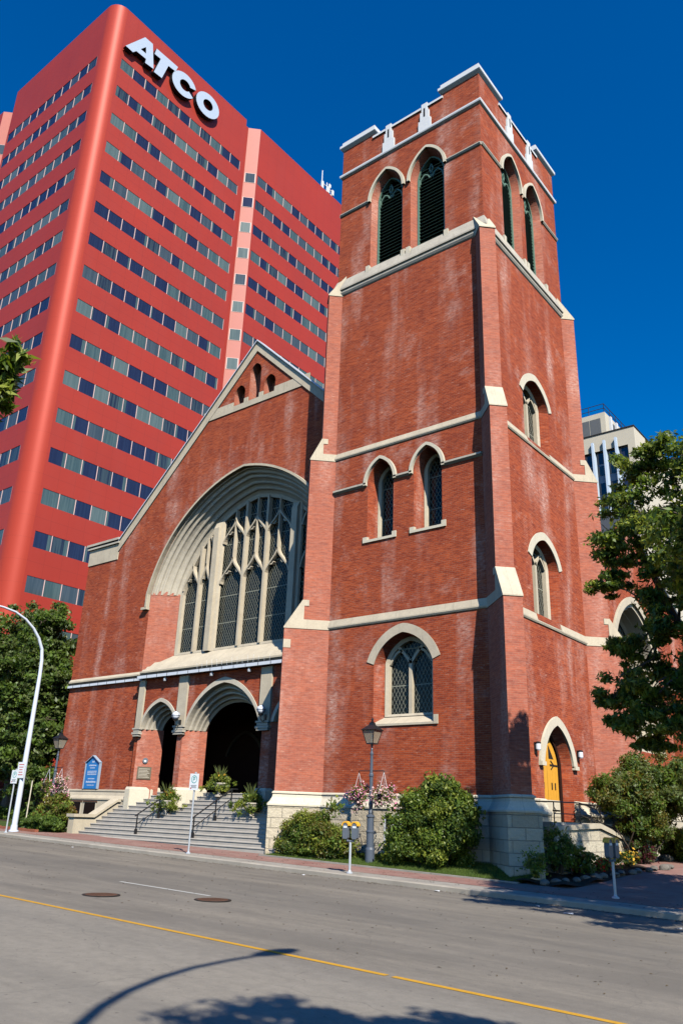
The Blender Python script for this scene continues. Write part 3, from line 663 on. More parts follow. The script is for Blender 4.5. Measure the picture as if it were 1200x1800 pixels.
# ragged brick/stone joint
rg = MB()
for i in range(9):
    s0, s1 = i/9, (i+1)/9; hh = (.22, .08, .25, .12, .3, .1, .2, .05, .18)[i]
    for s_ in (-1,):
        q = lambda t: (XC+s_*(XO+(XI-XO)*t), DW*t)
        (xa_, da_), (xb_, db_) = q(s0), q(s1)
        rg.poly([FN.p(xa_, da_-.02, ZSP-.02), FN.p(xb_, db_-.02, ZSP-.02), FN.p(xb_, db_-.02, ZSP+hh), FN.p(xa_, da_-.02, ZSP+hh)])
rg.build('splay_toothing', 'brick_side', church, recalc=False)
gw = MB(); _ai = arch(0, XI, 0, HI, 60, 'big')[60:]
def zin(x):
    q = abs(x-XC)
    if q >= XI: return ZSP
    return ZSP+.05+float(np.interp(q, [p[0] for p in _ai], [p[1] for p in _ai]))
D0, D1 = DW-.12, DW+.14
# side jamb strips and sill of the stone frame
loopi = [(XC-XI, 9.42)] + Ain + [(XC+XI, 9.42)]; Ain2 = arch(XC, XI-.2, ZSP+.05, HI-.2, NA, 'big'); loopj = [(XC-XI+.2, 9.55)] + Ain2 + [(XC+XI-.2, 9.55)]
A, B, C_ = FN.loop(loopi, D0), FN.loop(loopj, D0+.03), FN.loop(loopj, D1); gw.loft(FN.loop(loopi, DW), A); gw.loft(A, B); gw.loft(B, C_)
XM = [-2.85, 2.85]
for x in XM:
    zt = zin(XC+x)+.1; c = XC+x
    pf = [(-.36, DW), (-.33, DW-.13), (-.21, DW-.18), (-.19, DW-.36), (.19, DW-.36), (.21, DW-.18), (.33, DW-.13), (.36, DW)]
    gw.prism([FN.p(c+a_, b_, 9.4) for a_, b_ in pf], [FN.p(c+a_, b_, zt-.5+ (.35 if b_ > DW-.3 else 0)) for a_, b_ in pf])
minor = [-.78, .78, -4.12, 4.12]
for x in minor: fbox(gw, FN, XC+x-.07, XC+x+.07, D0-.05, D1, 9.5, zin(XC+x)-.08)
cells = [(-2.45, -.78), (-.78, .78), (.78, 2.45), (-5.38, -4.12), (-4.12, -3.25), (3.25, 4.12), (4.12, 5.38)]
for a, b in cells:
    c = (a+b)/2; w_ = (b-a)/2
    for lvl, (z0, z1) in enumerate(((13.0, 14.35), (15.25, 16.5))):
        for s_ in (-1, 1):
            pts = []
            for i in range(11):
                t = i/10; x = XC+c+s_*w_*(1-(t*t*(3-2*t))); z = z0+(z1-z0)*t
                if z < zin(x)-.12: pts.append((x, z))
            if len(pts) > 2: ribbon(gw, FN, pts, -.042, .042, D0-.03, D1)
            # cusp
            if len(pts) > 5: 
                x, z = pts[4]; ribbon(gw, FN, [(x, z), (x-s_*w_*.22, z-.02), (x-s_*w_*.34, z+.10)], -.035, .035, D0+.02, D1-.02)
    if zin(XC+c)-.1 > 14.3: fbox(gw, FN, XC+c-.035, XC+c+.035, D0-.02, D1, 14.2, zin(XC+c)-.1)
gwo = gw.build('great_window_tracery', 'stone', church)
g = MB(); wall(g, FN, loopj, [], DW+.10); g.build('leaded_pane', 'lead', gwo)
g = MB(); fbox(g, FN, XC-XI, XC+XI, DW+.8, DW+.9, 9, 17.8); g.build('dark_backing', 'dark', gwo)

# --- portal
YP = .95; FP = Fr((0, YP, 0), (1, 0, 0), (0, 1, 0)); XPL, XPR = -21.5, -8.6
doors = [dict(c=-19.72, ao=1.52, ho=1.5, ai=.85, hi=.72, zsp=5.45), dict(c=-15.15, ao=2.66, ho=2.38, ai=2.12, hi=1.3, zsp=5.3), dict(c=-10.35, ao=1.60, ho=1.5, ai=.85, hi=.72, zsp=5.45)]
m = MB(); hs = [[(d_['c']-d_['ao'], .61)] + arch(d_['c'], d_['ao'], d_['zsp'], d_['ho'], 16, 'big') + [(d_['c']+d_['ao'], .61)] for d_ in doors]
wall(m, FP, [(XPL, .6), (XPR, .6), (XPR, 7.98), (XPL, 7.98)], hs)
m.poly([(XPL, YP, .6), (XPL, YN+.05, .6), (XPL, YN+.05, 7.98), (XPL, YP, 7.98)]); m.build('portal_wall', 'brick_nave', church)
DP = 1.0
for d_ in doors:
    Ao = arch(d_['c'], d_['ao'], d_['zsp'], d_['ho'], 16, 'big'); Ai = arch(d_['c'], d_['ai'], d_['zsp']-.0, d_['hi'], 16, 'big')
    lp = lambda s_: [(a[0]*(1-s_)+b[0]*s_, a[1]*(1-s_)+b[1]*s_) for a, b in zip(Ao, Ai)]
    m = MB(); pf = [(0, -.05), (.0, .0)][:1] + [(.24, -.05), (.27, -.02), (.28, .22), (.36, .30), (.40, .16), (.45, .14), (.48, .18), (.49, .44), (.57, .52), (.61, .38), (.66, .36), (.69, .40), (.70, .68), (.78, .76), (.82, .62), (.87, .62), (.88, .86), (1, .98), (1, DP)]
    L = [FP.loop(lp(s_), dd if s_ < .26 or s_ > .95 else .65*dd+.35*s_) for s_, dd in pf]; m.loft(FP.loop(lp(0), .02), L[0], False)
    for a, b in zip(L, L[1:]): m.loft(a, b, False)
    m.build('portal_arch', 'stone_arch', church)
    m = MB()
    for s_ in (-1, 1):
        m.poly([FP.p(d_['c']+s_*d_['ao'], 0, .6), FP.p(d_['c']+s_*d_['ao'], 0, d_['zsp']), FP.p(d_['c']+s_*(d_['ai']+.12), DP*.72, d_['zsp']), FP.p(d_['c']+s_*(d_['ai']+.12), DP*.72, .6)])
        m.poly([FP.p(d_['c']+s_*(d_['ai']+.12), DP*.72, .6), FP.p(d_['c']+s_*(d_['ai']+.12), DP*.72, d_['zsp']), FP.p(d_['c']+s_*d_['ai'], DP+.1, d_['zsp']), FP.p(d_['c']+s_*d_['ai'], DP+.1, .6)])
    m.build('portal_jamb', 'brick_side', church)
# porch interior
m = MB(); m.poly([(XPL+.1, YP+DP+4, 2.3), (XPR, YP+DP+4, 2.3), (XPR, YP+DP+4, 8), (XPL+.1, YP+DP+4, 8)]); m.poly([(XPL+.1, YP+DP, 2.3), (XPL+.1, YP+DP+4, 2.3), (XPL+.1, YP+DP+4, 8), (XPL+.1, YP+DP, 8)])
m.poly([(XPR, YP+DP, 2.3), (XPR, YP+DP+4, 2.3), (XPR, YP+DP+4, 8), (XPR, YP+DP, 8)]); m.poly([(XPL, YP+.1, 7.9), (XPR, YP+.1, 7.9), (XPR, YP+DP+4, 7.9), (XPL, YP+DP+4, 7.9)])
m.build('porch_wall', 'shadebrown', church)
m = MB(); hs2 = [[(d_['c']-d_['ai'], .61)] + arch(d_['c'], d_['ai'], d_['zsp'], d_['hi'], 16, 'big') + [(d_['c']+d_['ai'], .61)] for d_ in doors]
wall(m, FP, [(XPL+.3, .6), (XPR-.1, .6), (XPR-.1, 7.9), (XPL+.3, 7.9)], hs2, DP+.1); m.build('porch_inner_wall', 'shadebrown', church)
FPI = Fr((0, YP+DP+3.98, 0), (1, 0, 0), (0, 1, 0)); m = MB(); ribbon(m, FPI, arch(-18.4, 1.3, 4.4, 1.2), 0, .16, -.1, 0); m.build('inner_arch', 'bark_shade', church)
m = MB(); fbox(m, FPI, -19.6, -17.2, -.04, 0, 2.46, 4.4); m.build('inner_door', 'shadebrown', church)
# pilasters, capitals, plinths
m = MB(); cpm = MB(); pl = MB()
for x, wd in ((-21.27, .22), (-18.02, .33), (-12.33, .34), (-8.75, .24)):
    fbox(m, FP, x-wd, x+wd, -.10, .0, 5.45, 7.93)
    for z0, z1, e in ((5.42, 5.5, .08), (5.3, 5.4, .02), (5.18, 5.28, .09), (5.08, 5.16, .03)): fbox(cpm, FP, x-wd-e+.02, x+wd+e-.02, -.16-e*.5, .01, z0, z1)
for foot in ([(-21.55, .82), (-21.2, .82), (-20.68, 1.72), (-20.58, 2.2), (-21.55, 2.2)], [(-18.28, .82), (-17.75, .82), (-17.25, 1.75), (-17.15, 2.2), (-18.9, 2.2), (-18.78, 1.75)], [(-12.55, .82), (-11.9, .82), (-11.4, 2.2), (-13.15, 2.2), (-13.05, 1.75)]):
    cx0 = sum(p[0] for p in foot)/len(foot); cy0 = 1.6; sh = lambda z_, k_: [(cx0+(p[0]-cx0)*k_, cy0+(p[1]-cy0)*k_, z_) for p in foot]
    pl.prism(sh(.3, 1.04), sh(2.52, 1.04)); pl.prism(sh(2.521, 1.04), sh(2.64, .97))
m.build('pilaster', 'stone', church); cpm.build('capital', 'stone_sill', church); pl.build('plinth', 'stone_pale', church)
# sloped sill stone above the portal
m = MB(); pf = [(YP-.12, 8.24), (YP-.2, 8.30), (YP-.2, 8.38), (YP-.1, 8.40), (YP-.02, 8.52), (YP+.12, 8.54), (YP+.25, 8.72), (YP+.4, 8.74), (YP+.7, 9.02), (YP+.85, 9.04), (YN+DW-.1, 9.42), (YN+DW, 9.44), (YN+DW, 8.0), (YP-.0, 8.0)]
m.prism([(XPL, y_, z_) for y_, z_ in pf], [(XPR, y_, z_) for y_, z_ in pf]); m.build('great_window_sill', 'stone', church)
m = MB(); pf = [(YN+.02, 8.24), (YN-.12, 8.28), (YN-.12, 8.36), (YN-.0, 8.5), (YN+.02, 8.5)]; m.prism([(XL-.02, y_, z_) for y_, z_ in pf], [(XPL, y_, z_) for y_, z_ in pf]); m.build('string_course', 'stone', church)
m = MB(); m.prism([(XL-.02, YN-.02, 8.0), (XL-.02, YN-.16, 8.0), (XL-.02, YN-.16, 8.13), (XL-.02, YN-.02, 8.13)], [(XPL, YN-.02, 8.0), (XPL, YN-.16, 8.0), (XPL, YN-.16, 8.13), (XPL, YN-.02, 8.13)])
m.box(XPL, XPR, YP-.34, YP-.2, 7.98, 8.13); m.box(XPL, XPR, YP-.2, YP+.02, 7.985, 8.02)
gut = m.build('gutter', 'whitemetal', church)
m = MB(); m.box(XL-.02, XPL, YN-.10, YN-.01, 8.13, 8.24); m.box(XPL, XPR, YP-.18, YP, 8.13, 8.24)
x = XL+.5
while x < XPR: 
    yy = (YN-.17 if x < XPL else YP-.35); m.box(x, x+.02, yy, yy+.03, 7.98, 8.2); x += .8
m.build('gutter_bracket', 'iron', gut)
m = MB()
for x in np.arange(-17, -12, .35): m.tube([(x, YP-.2, 8.2), (x+random.uniform(-.03, .03), YP-.22, 8.2+random.choice((.25, .5, .35)))], .006, 4)
m.build('bird_wire', 'whitemetal', church)
# nave base
m = MB(); pf = [(YN-.26, 0), (YN-.26, 1.98), (YN+.1, 1.98), (YN+.1, 0)]; m.prism([(XL-.4, y_, z_) for y_, z_ in pf], [(-21.52, y_, z_) for y_, z_ in pf]); m.build('stone_base', 'stone', church)
m = MB(); pf = [(YN-.30, 1.98), (YN-.30, 2.05), (YN-.14, 2.2), (YN-.09, 2.38), (YN-.12, 2.40), (YN-.12, 2.46), (YN+.02, 2.5), (YN+.02, 1.98)]; m.prism([(XL-.42, y_, z_) for y_, z_ in pf], [(-21.5, y_, z_) for y_, z_ in pf]); m.build('water_table', 'stone', church)
for a, b in ((-26.25, -25.35), (-25.0, -24.05)):
    m = MB(); m.box(a-.06, b+.06, YN-.285, YN-.2, 1.05, 1.92); wn = m.build('basement_window', 'stone_pale', church); m = MB(); m.box(a, b, YN-.292, YN-.28, 1.1, 1.84); m.build('pane', 'dark', wn)
    m = MB(); m.box(a-.12, b+.12, YN-.31, YN-.262, 1.86, 1.93); m.build('rusty_lintel', 'rust', wn)
# steps
RIS, TR = .1733, .30
steps = MB()
for k_ in range(13):
    y0 = -1.55+TR*k_; zt = .2+RIS*(k_+1); xl = -22.9 if k_ < 2 else -22.0
    y1 = y0+TR if k_ < 12 else YP+DP+4
    steps.prism([(xl, y0, -.3), (xl, y0, zt-.05), (xl, y0-.025, zt-.045), (xl, y0-.025, zt-.012), (xl, y0-.012, zt), (xl, y1, zt), (xl, y1, -.3)], [(-9.0, y0, -.3), (-9.0, y0, zt-.05), (-9., y0-.025, zt-.045), (-9., y0-.025, zt-.012), (-9., y0-.012, zt), (-9.0, y1, zt), (-9.0, y1, -.3)])
steps.build('entrance_steps', 'concrete', church)
m = MB(); pf = [(-1.62, 0), (-1.62, 1.15), (-.52, 1.15), (.72, 1.9), (1.0, 1.9), (1.0, 0)]; m.prism([(-22.45, y_, z_) for y_, z_ in pf], [(-22.02, y_, z_) for y_, z_ in pf]); m.build('cheek_wall', 'stone', church)
m = MB(); pf = [(-1.7, 1.152), (-1.7, 1.29), (-.5, 1.29), (.76, 2.05), (1.0, 2.05), (1.0, 1.902), (.72, 1.902), (-.52, 1.152)]; m.prism([(-22.55, y_, z_) for y_, z_ in pf], [(-21.93, y_, z_) for y_, z_ in pf]); m.build('cheek_coping', 'stone', church)
# side stair outside the yellow door
m = MB(); m.box(-.42, 1.2, 3.02, 5.58, -.5, 1.69); m.box(0, 1.2, .9, 3.02, -.5, 1.69); m.box(0, 1.2, 5.58, 6.2, -.5, 1.69)
for k_ in range(6): m.box(0, 1.2, 6.2+.34*k_, 6.2+.34*(k_+1), -.5, 1.65-.2*(k_+1))
m.build('side_steps', 'concrete', church)
m = MB(); pf = [(.55, -.4), (.55, 1.42), (4.2, 1.52), (5.2, 1.35), (6.4, 1.12), (6.8, 1.10), (6.8, -.4)]; m.prism([(1.2, y_, z_) for y_, z_ in pf], [(1.45, y_, z_) for y_, z_ in pf])
m.box(.1, 1.2, .55, .8, -.4, 1.42); m.build('side_parapet', 'rock', church)
m = MB(); m.box(1.12, 1.62, 6.8, 9.7, -.4, 1.12); m.build('stair_pier', 'rock', church)
m = MB(); pf = [(.45, 1.42), (.45, 1.56), (4.2, 1.70), (5.2, 1.52), (6.6, 1.24), (6.6, 1.12), (5.2, 1.36), (4.2, 1.53)]; m.prism([(1.12, y_, z_) for y_, z_ in pf], [(1.53, y_, z_) for y_, z_ in pf])
m.prism([(1.04, 6.6, 1.122), (1.70, 6.6, 1.122), (1.70, 9.8, 1.122), (1.04, 9.8, 1.122)], [(1.04, 6.6, 1.25), (1.70, 6.6, 1.25), (1.70, 9.8, 1.25), (1.04, 9.8, 1.25)]); m.prism([(1.04, 6.6, 1.25), (1.70, 6.6, 1.25), (1.70, 9.8, 1.25), (1.04, 9.8, 1.25)], [(1.2, 6.8, 1.36), (1.54, 6.8, 1.36), (1.54, 9.6, 1.36), (1.2, 9.6, 1.36)])
m.build('side_coping', 'stone', church)
# transept behind the tower
FT = Fr((-.05, 0, 0), (0, 1, 0), (-1, 0, 0))
m = MB(); to = opening(14.7, 3.1, 5.0, 9.6, 2.75, 16)
wall(m, FT, [(8.6, 0), (26, 0), (26, 11.5), (20.6, 13.2), (14.7, 17.3), (8.8, 13.2), (8.6, 13.0)], [to]); m.poly([(-.05, 26, 0), (-14, 26, 0), (-14, 26, 11.5), (-.05, 26, 11.5)]); m.poly([(-.05, 8.6, 0), (-5, 8.6, 0), (-5, 8.6, 13), (-.05, 8.6, 13)])
for y in (19.2, 23.6): m.box(-.06, .9, y, y+.9, 0, 8.5)
m.build('transept_wall', 'brick_nave', church)
ti = opening(14.7, 2.5, 5.5, 9.6, 2.15, 16); m = MB(); A = FT.loop(to, 0)
pfT = [(0, 0), (.3, .02), (.4, .25), (.5, .22), (.6, .5), (.7, .48), (.85, .8), (1, .95)]
L = [[FT.p(a[0]*(1-s_)+b[0]*s_, dd, a[1]*(1-s_)+b[1]*s_) for a, b in zip(to, ti)] for s_, dd in pfT]
for a, b in zip(L, L[1:]): m.loft(a, b)
ribbon(m, FT, arch(14.7, 3.1, 9.6, 2.75, 16), 0, .35, -.12, .02)
for c in (13.1, 14.7, 16.3): fbox(m, FT, c-.1, c+.1, .85, 1.05, 5.5, 10.9)
for c in (13.1-.85, 13.9, 15.5, 17.1): 
    for s_ in (-1, 1): ribbon(m, FT, [(c+s_*.8, 9.4), (c+s_*.6, 9.9), (c+s_*.15, 10.3), (c, 10.7)], -.05, .05, .87, 1.02)
tw_ = m.build('transept_window', 'stone', church); m = MB(); wall(m, FT, ti, [], 1.0); m.build('pane', 'lead', tw_)
m = MB(); m.prism([(.03, 8.7, 1.95), (.2, 8.7, 1.95), (.2, 8.7, 2.05), (0, 8.7, 2.45), (-.1, 8.7, 2.45)], [(.03, 26, 1.95), (.2, 26, 1.95), (.2, 26, 2.05), (0, 26, 2.45), (-.1, 26, 2.45)]); m.box(-.04, .17, 8.7, 26, -.5, 1.95)
for y in (19.2, 23.6): m.prism([(-.1, y-.04, 8.5), (.95, y-.04, 8.5), (.95, y-.04, 8.6), (-.1, y-.04, 9.8)], [(-.1, y+.94, 8.5), (.95, y+.94, 8.5), (.95, y+.94, 8.6), (-.1, y+.94, 9.8)])
m.build('transept_stonework', 'stone', church)
m = MB(); m.prism([(.05, 14.7, 17.3), (.05, 8.6, 13.0), (.05, 8.6, 13.2), (.05, 14.7, 17.5)], [(-12, 14.7, 17.3), (-12, 8.6, 13.0), (-12, 8.6, 13.2), (-12, 14.7, 17.5)]); m.prism([(.05, 14.7, 17.3), (.05, 26, 11.5), (.05, 26, 11.7), (.05, 14.7, 17.5)], [(-12, 14.7, 17.3), (-12, 26, 11.5), (-12, 26, 11.7), (-12, 14.7, 17.5)]); m.build('transept_roof', 'roof', church)

# ================================================================== RED OFFICE TOWER
MOD = .667
def bx(x): return -45.6 + (x+75)*MOD
def by(y): return 5.07 + (y-20.4)*MOD
def bz(z): return .55 + z*MOD
k = NT('red_panel', .5, .35); u, z, P = k.wallu()
pu = k.math('LESS_THAN', k.math('FRACT', k.math('DIVIDE', u, 2.424*MOD)), .018); pz = k.math('LESS_THAN', k.math('FRACT', k.math('DIVIDE', k.math('SUBTRACT', z, 1.0), 5.753*MOD/2)), .016)
n1 = k.noise(k.comb(u, z), .12, 3); n2 = k.noise(k.comb(k.math('MULTIPLY', u, 1), k.math('MULTIPLY', z, .15)), .9, 4)
col = k.mix(k.ramp(n1, .3, .7), (.40, .040, .022), (.34, .036, .022)); col = k.mix(k.ramp(n2, .45, .75, 0, .3), col, (.36, .05, .036)); col = k.mix(k.math('MULTIPLY', k.math('MAXIMUM', pu, pz), .5), col, (.20, .025, .018)); k.color(col); MT['redpanel'] = k.m
k = NT('red_corner_panel', .5, .25); P = k.pos(); z = k.sep(P)[2]; pz = k.math('LESS_THAN', k.math('FRACT', k.math('DIVIDE', k.math('SUBTRACT', z, 1.0), 5.753*MOD/2)), .010)
k.color(k.mix(k.math('MULTIPLY', pz, .5), (.42, .050, .028), (.22, .026, .018))); k.b.inputs['Metallic'].default_value = .1; MT['redcorner'] = k.m
MT['sheenpanel'] = plain('red_panel_sun_sheen', (.50, .17, .135), .55, .3, .1, 1)  # chamfers: sun and sky reflection on the red panels put into the colour
MT['pinkmull'] = plain('pale_mullion', (.72, .50, .46), .5, .4, .1, 1)
def wglass(name, c, c2, rough=.08, stripes=True):
    k = NT(name, rough, .7); u, z, P = k.wallu(); n = k.noise(k.comb(k.math('MULTIPLY', u, 3.2), k.math('MULTIPLY', z, .12)), 1.6, 3)
    n2 = k.noise(k.comb(u, z), .9, 2)
    k.color(k.mix(k.ramp(n, .42, .58), c, c2)); k.bump(n2, .04, .02); return k.m
MT['g_navy'] = wglass('glass_navy', (.018, .020, .045), (.022, .028, .06))
MT['g_dark'] = wglass('glass_dark', (.020, .024, .038), (.05, .07, .075))
MT['g_teal'] = wglass('glass_curtain', (.055, .090, .088), (.085, .125, .118), .15)
MT['g_pale'] = wglass('glass_blind', (.095, .135, .125), (.12, .16, .15), .15)
MT['g_slate'] = wglass('glass_slate', (.05, .068, .078), (.07, .09, .10))
GM = ['pinkmull', 'g_navy', 'g_dark', 'g_teal', 'g_pale', 'g_slate']
tower = thing('office_tower', 'tall glossy red office tower with rounded corner behind the church', 'office tower', loc=(0, 0, 0))
ZR = [113.95-5.753*i for i in range(19)]; WH = 2.12; BAY = 2.424
def zf(rows=19): return [(bz(ZR[i]-WH), bz(ZR[i])) for i in range(rows)]
def facade(mm, F, u0, u1, ztop, wu0, nb, zbot=.3, pitch=BAY*MOD):
    "spandrel panels between the window bands, window recess .12 deep"
    prev = ztop; w1 = wu0+nb*pitch
    for (a, b) in zf():
        mm.poly([F.p(u0, 0, b), F.p(u1, 0, b), F.p(u1, 0, prev), F.p(u0, 0, prev)])
        if wu0 > u0+.01: mm.poly([F.p(u0, 0, a), F.p(wu0, 0, a), F.p(wu0, 0, b), F.p(u0, 0, b)])
        if w1 < u1-.01: mm.poly([F.p(w1, 0, a), F.p(u1, 0, a), F.p(u1, 0, b), F.p(w1, 0, b)])
        for q in ([F.p(wu0, 0, b), F.p(w1, 0, b), F.p(w1, .06, b), F.p(wu0, .06, b)], [F.p(wu0, 0, a), F.p(w1, 0, a), F.p(w1, .06, a), F.p(wu0, .06, a)], [F.p(wu0, 0, a), F.p(wu0, .06, a), F.p(wu0, .06, b), F.p(wu0, 0, b)], [F.p(w1, 0, a), F.p(w1, .06, a), F.p(w1, .06, b), F.p(w1, 0, b)]): mm.poly(q)
        prev = a
    mm.poly([F.p(u0, 0, zbot), F.p(u1, 0, zbot), F.p(u1, 0, prev), F.p(u0, 0, prev)])
WINS = []
def bay_windows(F, wu0, nb, side):
    p_ = BAY*MOD
    for ri, (a, b) in enumerate(zf()):
        for j in range(nb): WINS.append((F, wu0+j*p_, wu0+(j+1)*p_, a, b, ri))
red = MB(); X1 = bx(-75); Y0 = by(20.4); RAD = 2.2*MOD
FE = Fr((X1, 0, 0), (0, 1, 0), (-1, 0, 0)); FS = Fr((0, Y0, 0), (1, 0, 0), (0, 1, 0))
TOP = bz(124.6)
facade(red, FE, Y0+RAD, by(50.25), TOP, by(23.0), 11); bay_windows(FE, by(23.0), 11, 'E')
wl = bx(-77.75)-13*BAY*MOD/1.0
LEFT = wl*1.0 - .25
NB_L = 11; wl = bx(-77.75)-NB_L*BAY*MOD; LEFT = wl-.25
facade(red, FS, LEFT, X1-RAD, TOP, wl, NB_L); bay_windows(FS, wl, NB_L, 'S')
# notch, chamfer and second block on the right
XN = bx(-76.4); X2 = bx(-74.75)
FN2 = Fr((XN, 0, 0), (0, 1, 0), (-1, 0, 0)); F2 = Fr((X2, 0, 0), (0, 1, 0), (-1, 0, 0))
TOP2 = bz(125.3)-.15
red.poly([(X1, by(50.25), .3), (XN, by(50.25), .3), (XN, by(50.25), TOP), (X1, by(50.25), TOP)])
red.poly([(XN, by(50.25), .3), (XN, by(52.1), .3), (XN, by(52.1), TOP2), (XN, by(50.25), TOP2)])
facade(red, F2, by(53.8), by(84), TOP2, by(54.1), 12); bay_windows(F2, by(54.1), 12, 'E2')
# left notch and third block
XLn = LEFT; Y3 = by(20.1)
red.poly([(XLn, Y0, .3), (XLn, Y0+1.0, .3), (XLn, Y0+1.0, TOP), (XLn, Y0, TOP)]); red.poly([(XLn, Y0+1, .3), (XLn-1.2, Y0+1, .3), (XLn-1.2, Y0+1, TOP2), (XLn, Y0+1, TOP2)])
F3 = Fr((0, Y0+1-1.15, 0), (1, 0, 0), (0, 1, 0)); TOP3 = bz(121.9)
facade(red, F3, XLn-2.35-18, XLn-2.35, TOP3, XLn-2.35-11*BAY*MOD-.2, 11); bay_windows(F3, XLn-2.35-11*BAY*MOD-.2, 11, 'S3')
# roof and back
red.poly([(LEFT, Y0, TOP-.3), (X1-RAD, Y0, TOP-.3), (X1, Y0+RAD, TOP-.3), (X1, by(50.25), TOP-.3), (LEFT, by(50.25), TOP-.3)])
red.poly([(XN, by(52.1), TOP2-.3), (X2, by(53.8), TOP2-.3), (X2, by(84), TOP2-.3), (LEFT, by(84), TOP2-.3), (LEFT, by(52.1), TOP2-.3)])
red.poly([(X2, by(84), .3), (LEFT-20, by(84), .3), (LEFT-20, by(84), TOP2), (X2, by(84), TOP2)])
red.box(LEFT+6, X1-1.2, by(38.3), by(50.0), TOP-.4, TOP+.9)
red.build('facade_panels', 'redpanel', tower)
m = MB(); m.box(X2-.9, X2-.5, by(55), by(66.3), TOP2-.3, TOP2+.55); m.build('roof_screen', 'redpanel', tower)
m = MB(); NC = 14; cx_, cy_ = X1-RAD, Y0+RAD
A = [(cx_+RAD*math.sin(rad(90)*i/NC), cy_-RAD*math.cos(rad(90)*i/NC), .3) for i in range(NC+1)]; m.loft(A, [(p[0], p[1], TOP) for p in A], False); m.build('rounded_corner', 'redcorner', tower, smooth=True)
for pts_, nm in ((((XN, by(52.1)), (X2, by(53.8))), 'E'), (((XLn-1.2, Y0+1), (XLn-2.35, Y0-.15)), 'W')):
    (xa_, ya_), (xb_, yb_) = pts_; m = MB(); tp = TOP2 if nm == 'E' else TOP3; m.poly([(xa_, ya_, .3), (xb_, yb_, .3), (xb_, yb_, tp), (xa_, ya_, tp)]); m.build('chamfer_panels', 'sheenpanel', tower)
    U_ = Vector((xb_-xa_, yb_-ya_, 0)); Lc = U_.length; U_.normalize(); Nn = Vector((-U_.y, U_.x, 0)); 
    if Nn.dot(Vector((1, -1, 0))) > 0: Nn = -Nn
    FC = Fr((xa_, ya_, 0), U_, Nn)
    for ri, (a, b) in enumerate(zf()):
        m = MB(); m.mat = 0; fbox(m, FC, .12, Lc-.12, -.03, -.004, a-.05, b+.05); m.mat = random.choice((3, 4, 5, 1)); fbox(m, FC, .2, Lc-.2, -.045, -.028, a, b)
        m.build('corner_window', GM, tower)
# windows: the hundred nearest as parts, the rest together
WINS.sort(key=lambda t: (t[0].p((t[1]+t[2])/2, 0, (t[3]+t[4])/2)-CAM).length)
def add_win(m, t):
    F, a, b, z0, z1, ri = t; w_ = b-a
    r = random.random(); gi = (1 if r < .38 else 2 if r < .55 else 3 if r < .72 else 4 if r < .84 else 5)
    if ri >= 15: gi = random.choice((2, 3, 2, 5))
    m.mat = gi; m.poly([F.p(a+.01, .035, z0), F.p(b-.01, .035, z0), F.p(b-.01, .035, z1), F.p(a+.01, .035, z1)])
    if gi in (1, 2) and random.random() < .55:   # a drawn curtain at one side
        cw = w_*random.uniform(.12, .35); m.mat = 3; e = random.random() < .6
        m.poly([F.p(b-.01-cw, .03, z0), F.p(b-.01, .03, z0), F.p(b-.01, .03, z1), F.p(b-.01-cw, .03, z1)] if e else [F.p(a+.01, .03, z0), F.p(a+.01+cw*.7, .03, z0), F.p(a+.01+cw*.7, .03, z1), F.p(a+.01, .03, z1)])
    m.mat = 0; fbox(m, F, b-.032, b+.032, .004, .05, z0, z1)
for t in WINS[:100]: m = MB(); add_win(m, t); m.build('window', GM, tower, recalc=False)
m = MB()
for t in WINS[100:]: add_win(m, t)
m.build('windows', GM, tower, recalc=False, tags=dict(kind='stuff'))
# sign letters, slanted heavy capitals
MT['signface'] = plain('white_sign_face', (.46, .54, .66), .5, .4, .06, 1); MT['signside'] = plain('black_sign_return', (.01, .01, .012), .6, .3)
def letter(ch, outer, holes=()):
    F = Fr((X1, 0, 0), (0, 1, 0), (-1, 0, 0)); cv = lambda L_: [(by(y), bz(z)) for y, z in L_]
    m = MB(); m.mat = 0; wall(m, F, cv(outer), [cv(h) for h in holes], -.62)
    m.mat = 1
    for L_ in (outer,)+tuple(holes): q = cv(L_); m.loft(F.loop(q, -.618), F.loop(q, -.12))
    wall(m, F, cv(outer), [cv(h) for h in holes], -.12)
    return m.build('letter_'+ch.lower(), ['signface', 'signside'], signo, recalc=False)
signo = thing('rooftop_sign', 'big white capital letters ATCO high on the red tower', 'sign')
letter('A', [(22.75, 115.8), (24.2, 115.8), (24.75, 116.6), (26.7, 116.75), (26.65, 115.85), (28.35, 116.1), (27.5, 120.95), (25.9, 120.9)], [[(25.45, 117.75), (26.55, 117.8), (26.35, 119.1)]])
letter('T', [(28.1, 119.3), (28.35, 120.75), (32.95, 120.95), (32.6, 119.6), (31.05, 119.4), (30.15, 115.75), (28.5, 115.6), (29.4, 119.4)])
def oval(cy, cz, ry, rz, a0=0, a1=360, n=26, sl=.13): return [(cy+ry*math.cos(rad(a0+(a1-a0)*i/n))+sl*rz*math.sin(rad(a0+(a1-a0)*i/n)), cz+rz*math.sin(rad(a0+(a1-a0)*i/n))) for i in range(n+(0 if a1-a0 == 360 else 1))]
o_ = oval(34.7, 118.5, 2.6, 2.55, 22, 332, 28); i_ = oval(34.9, 118.5, 1.15, 1.15, 25, 330, 22)
letter('C', o_ + i_[::-1])
letter('O', oval(40.15, 118.65, 2.65, 2.6), [oval(40.2, 118.75, 1.1, 1.15)])
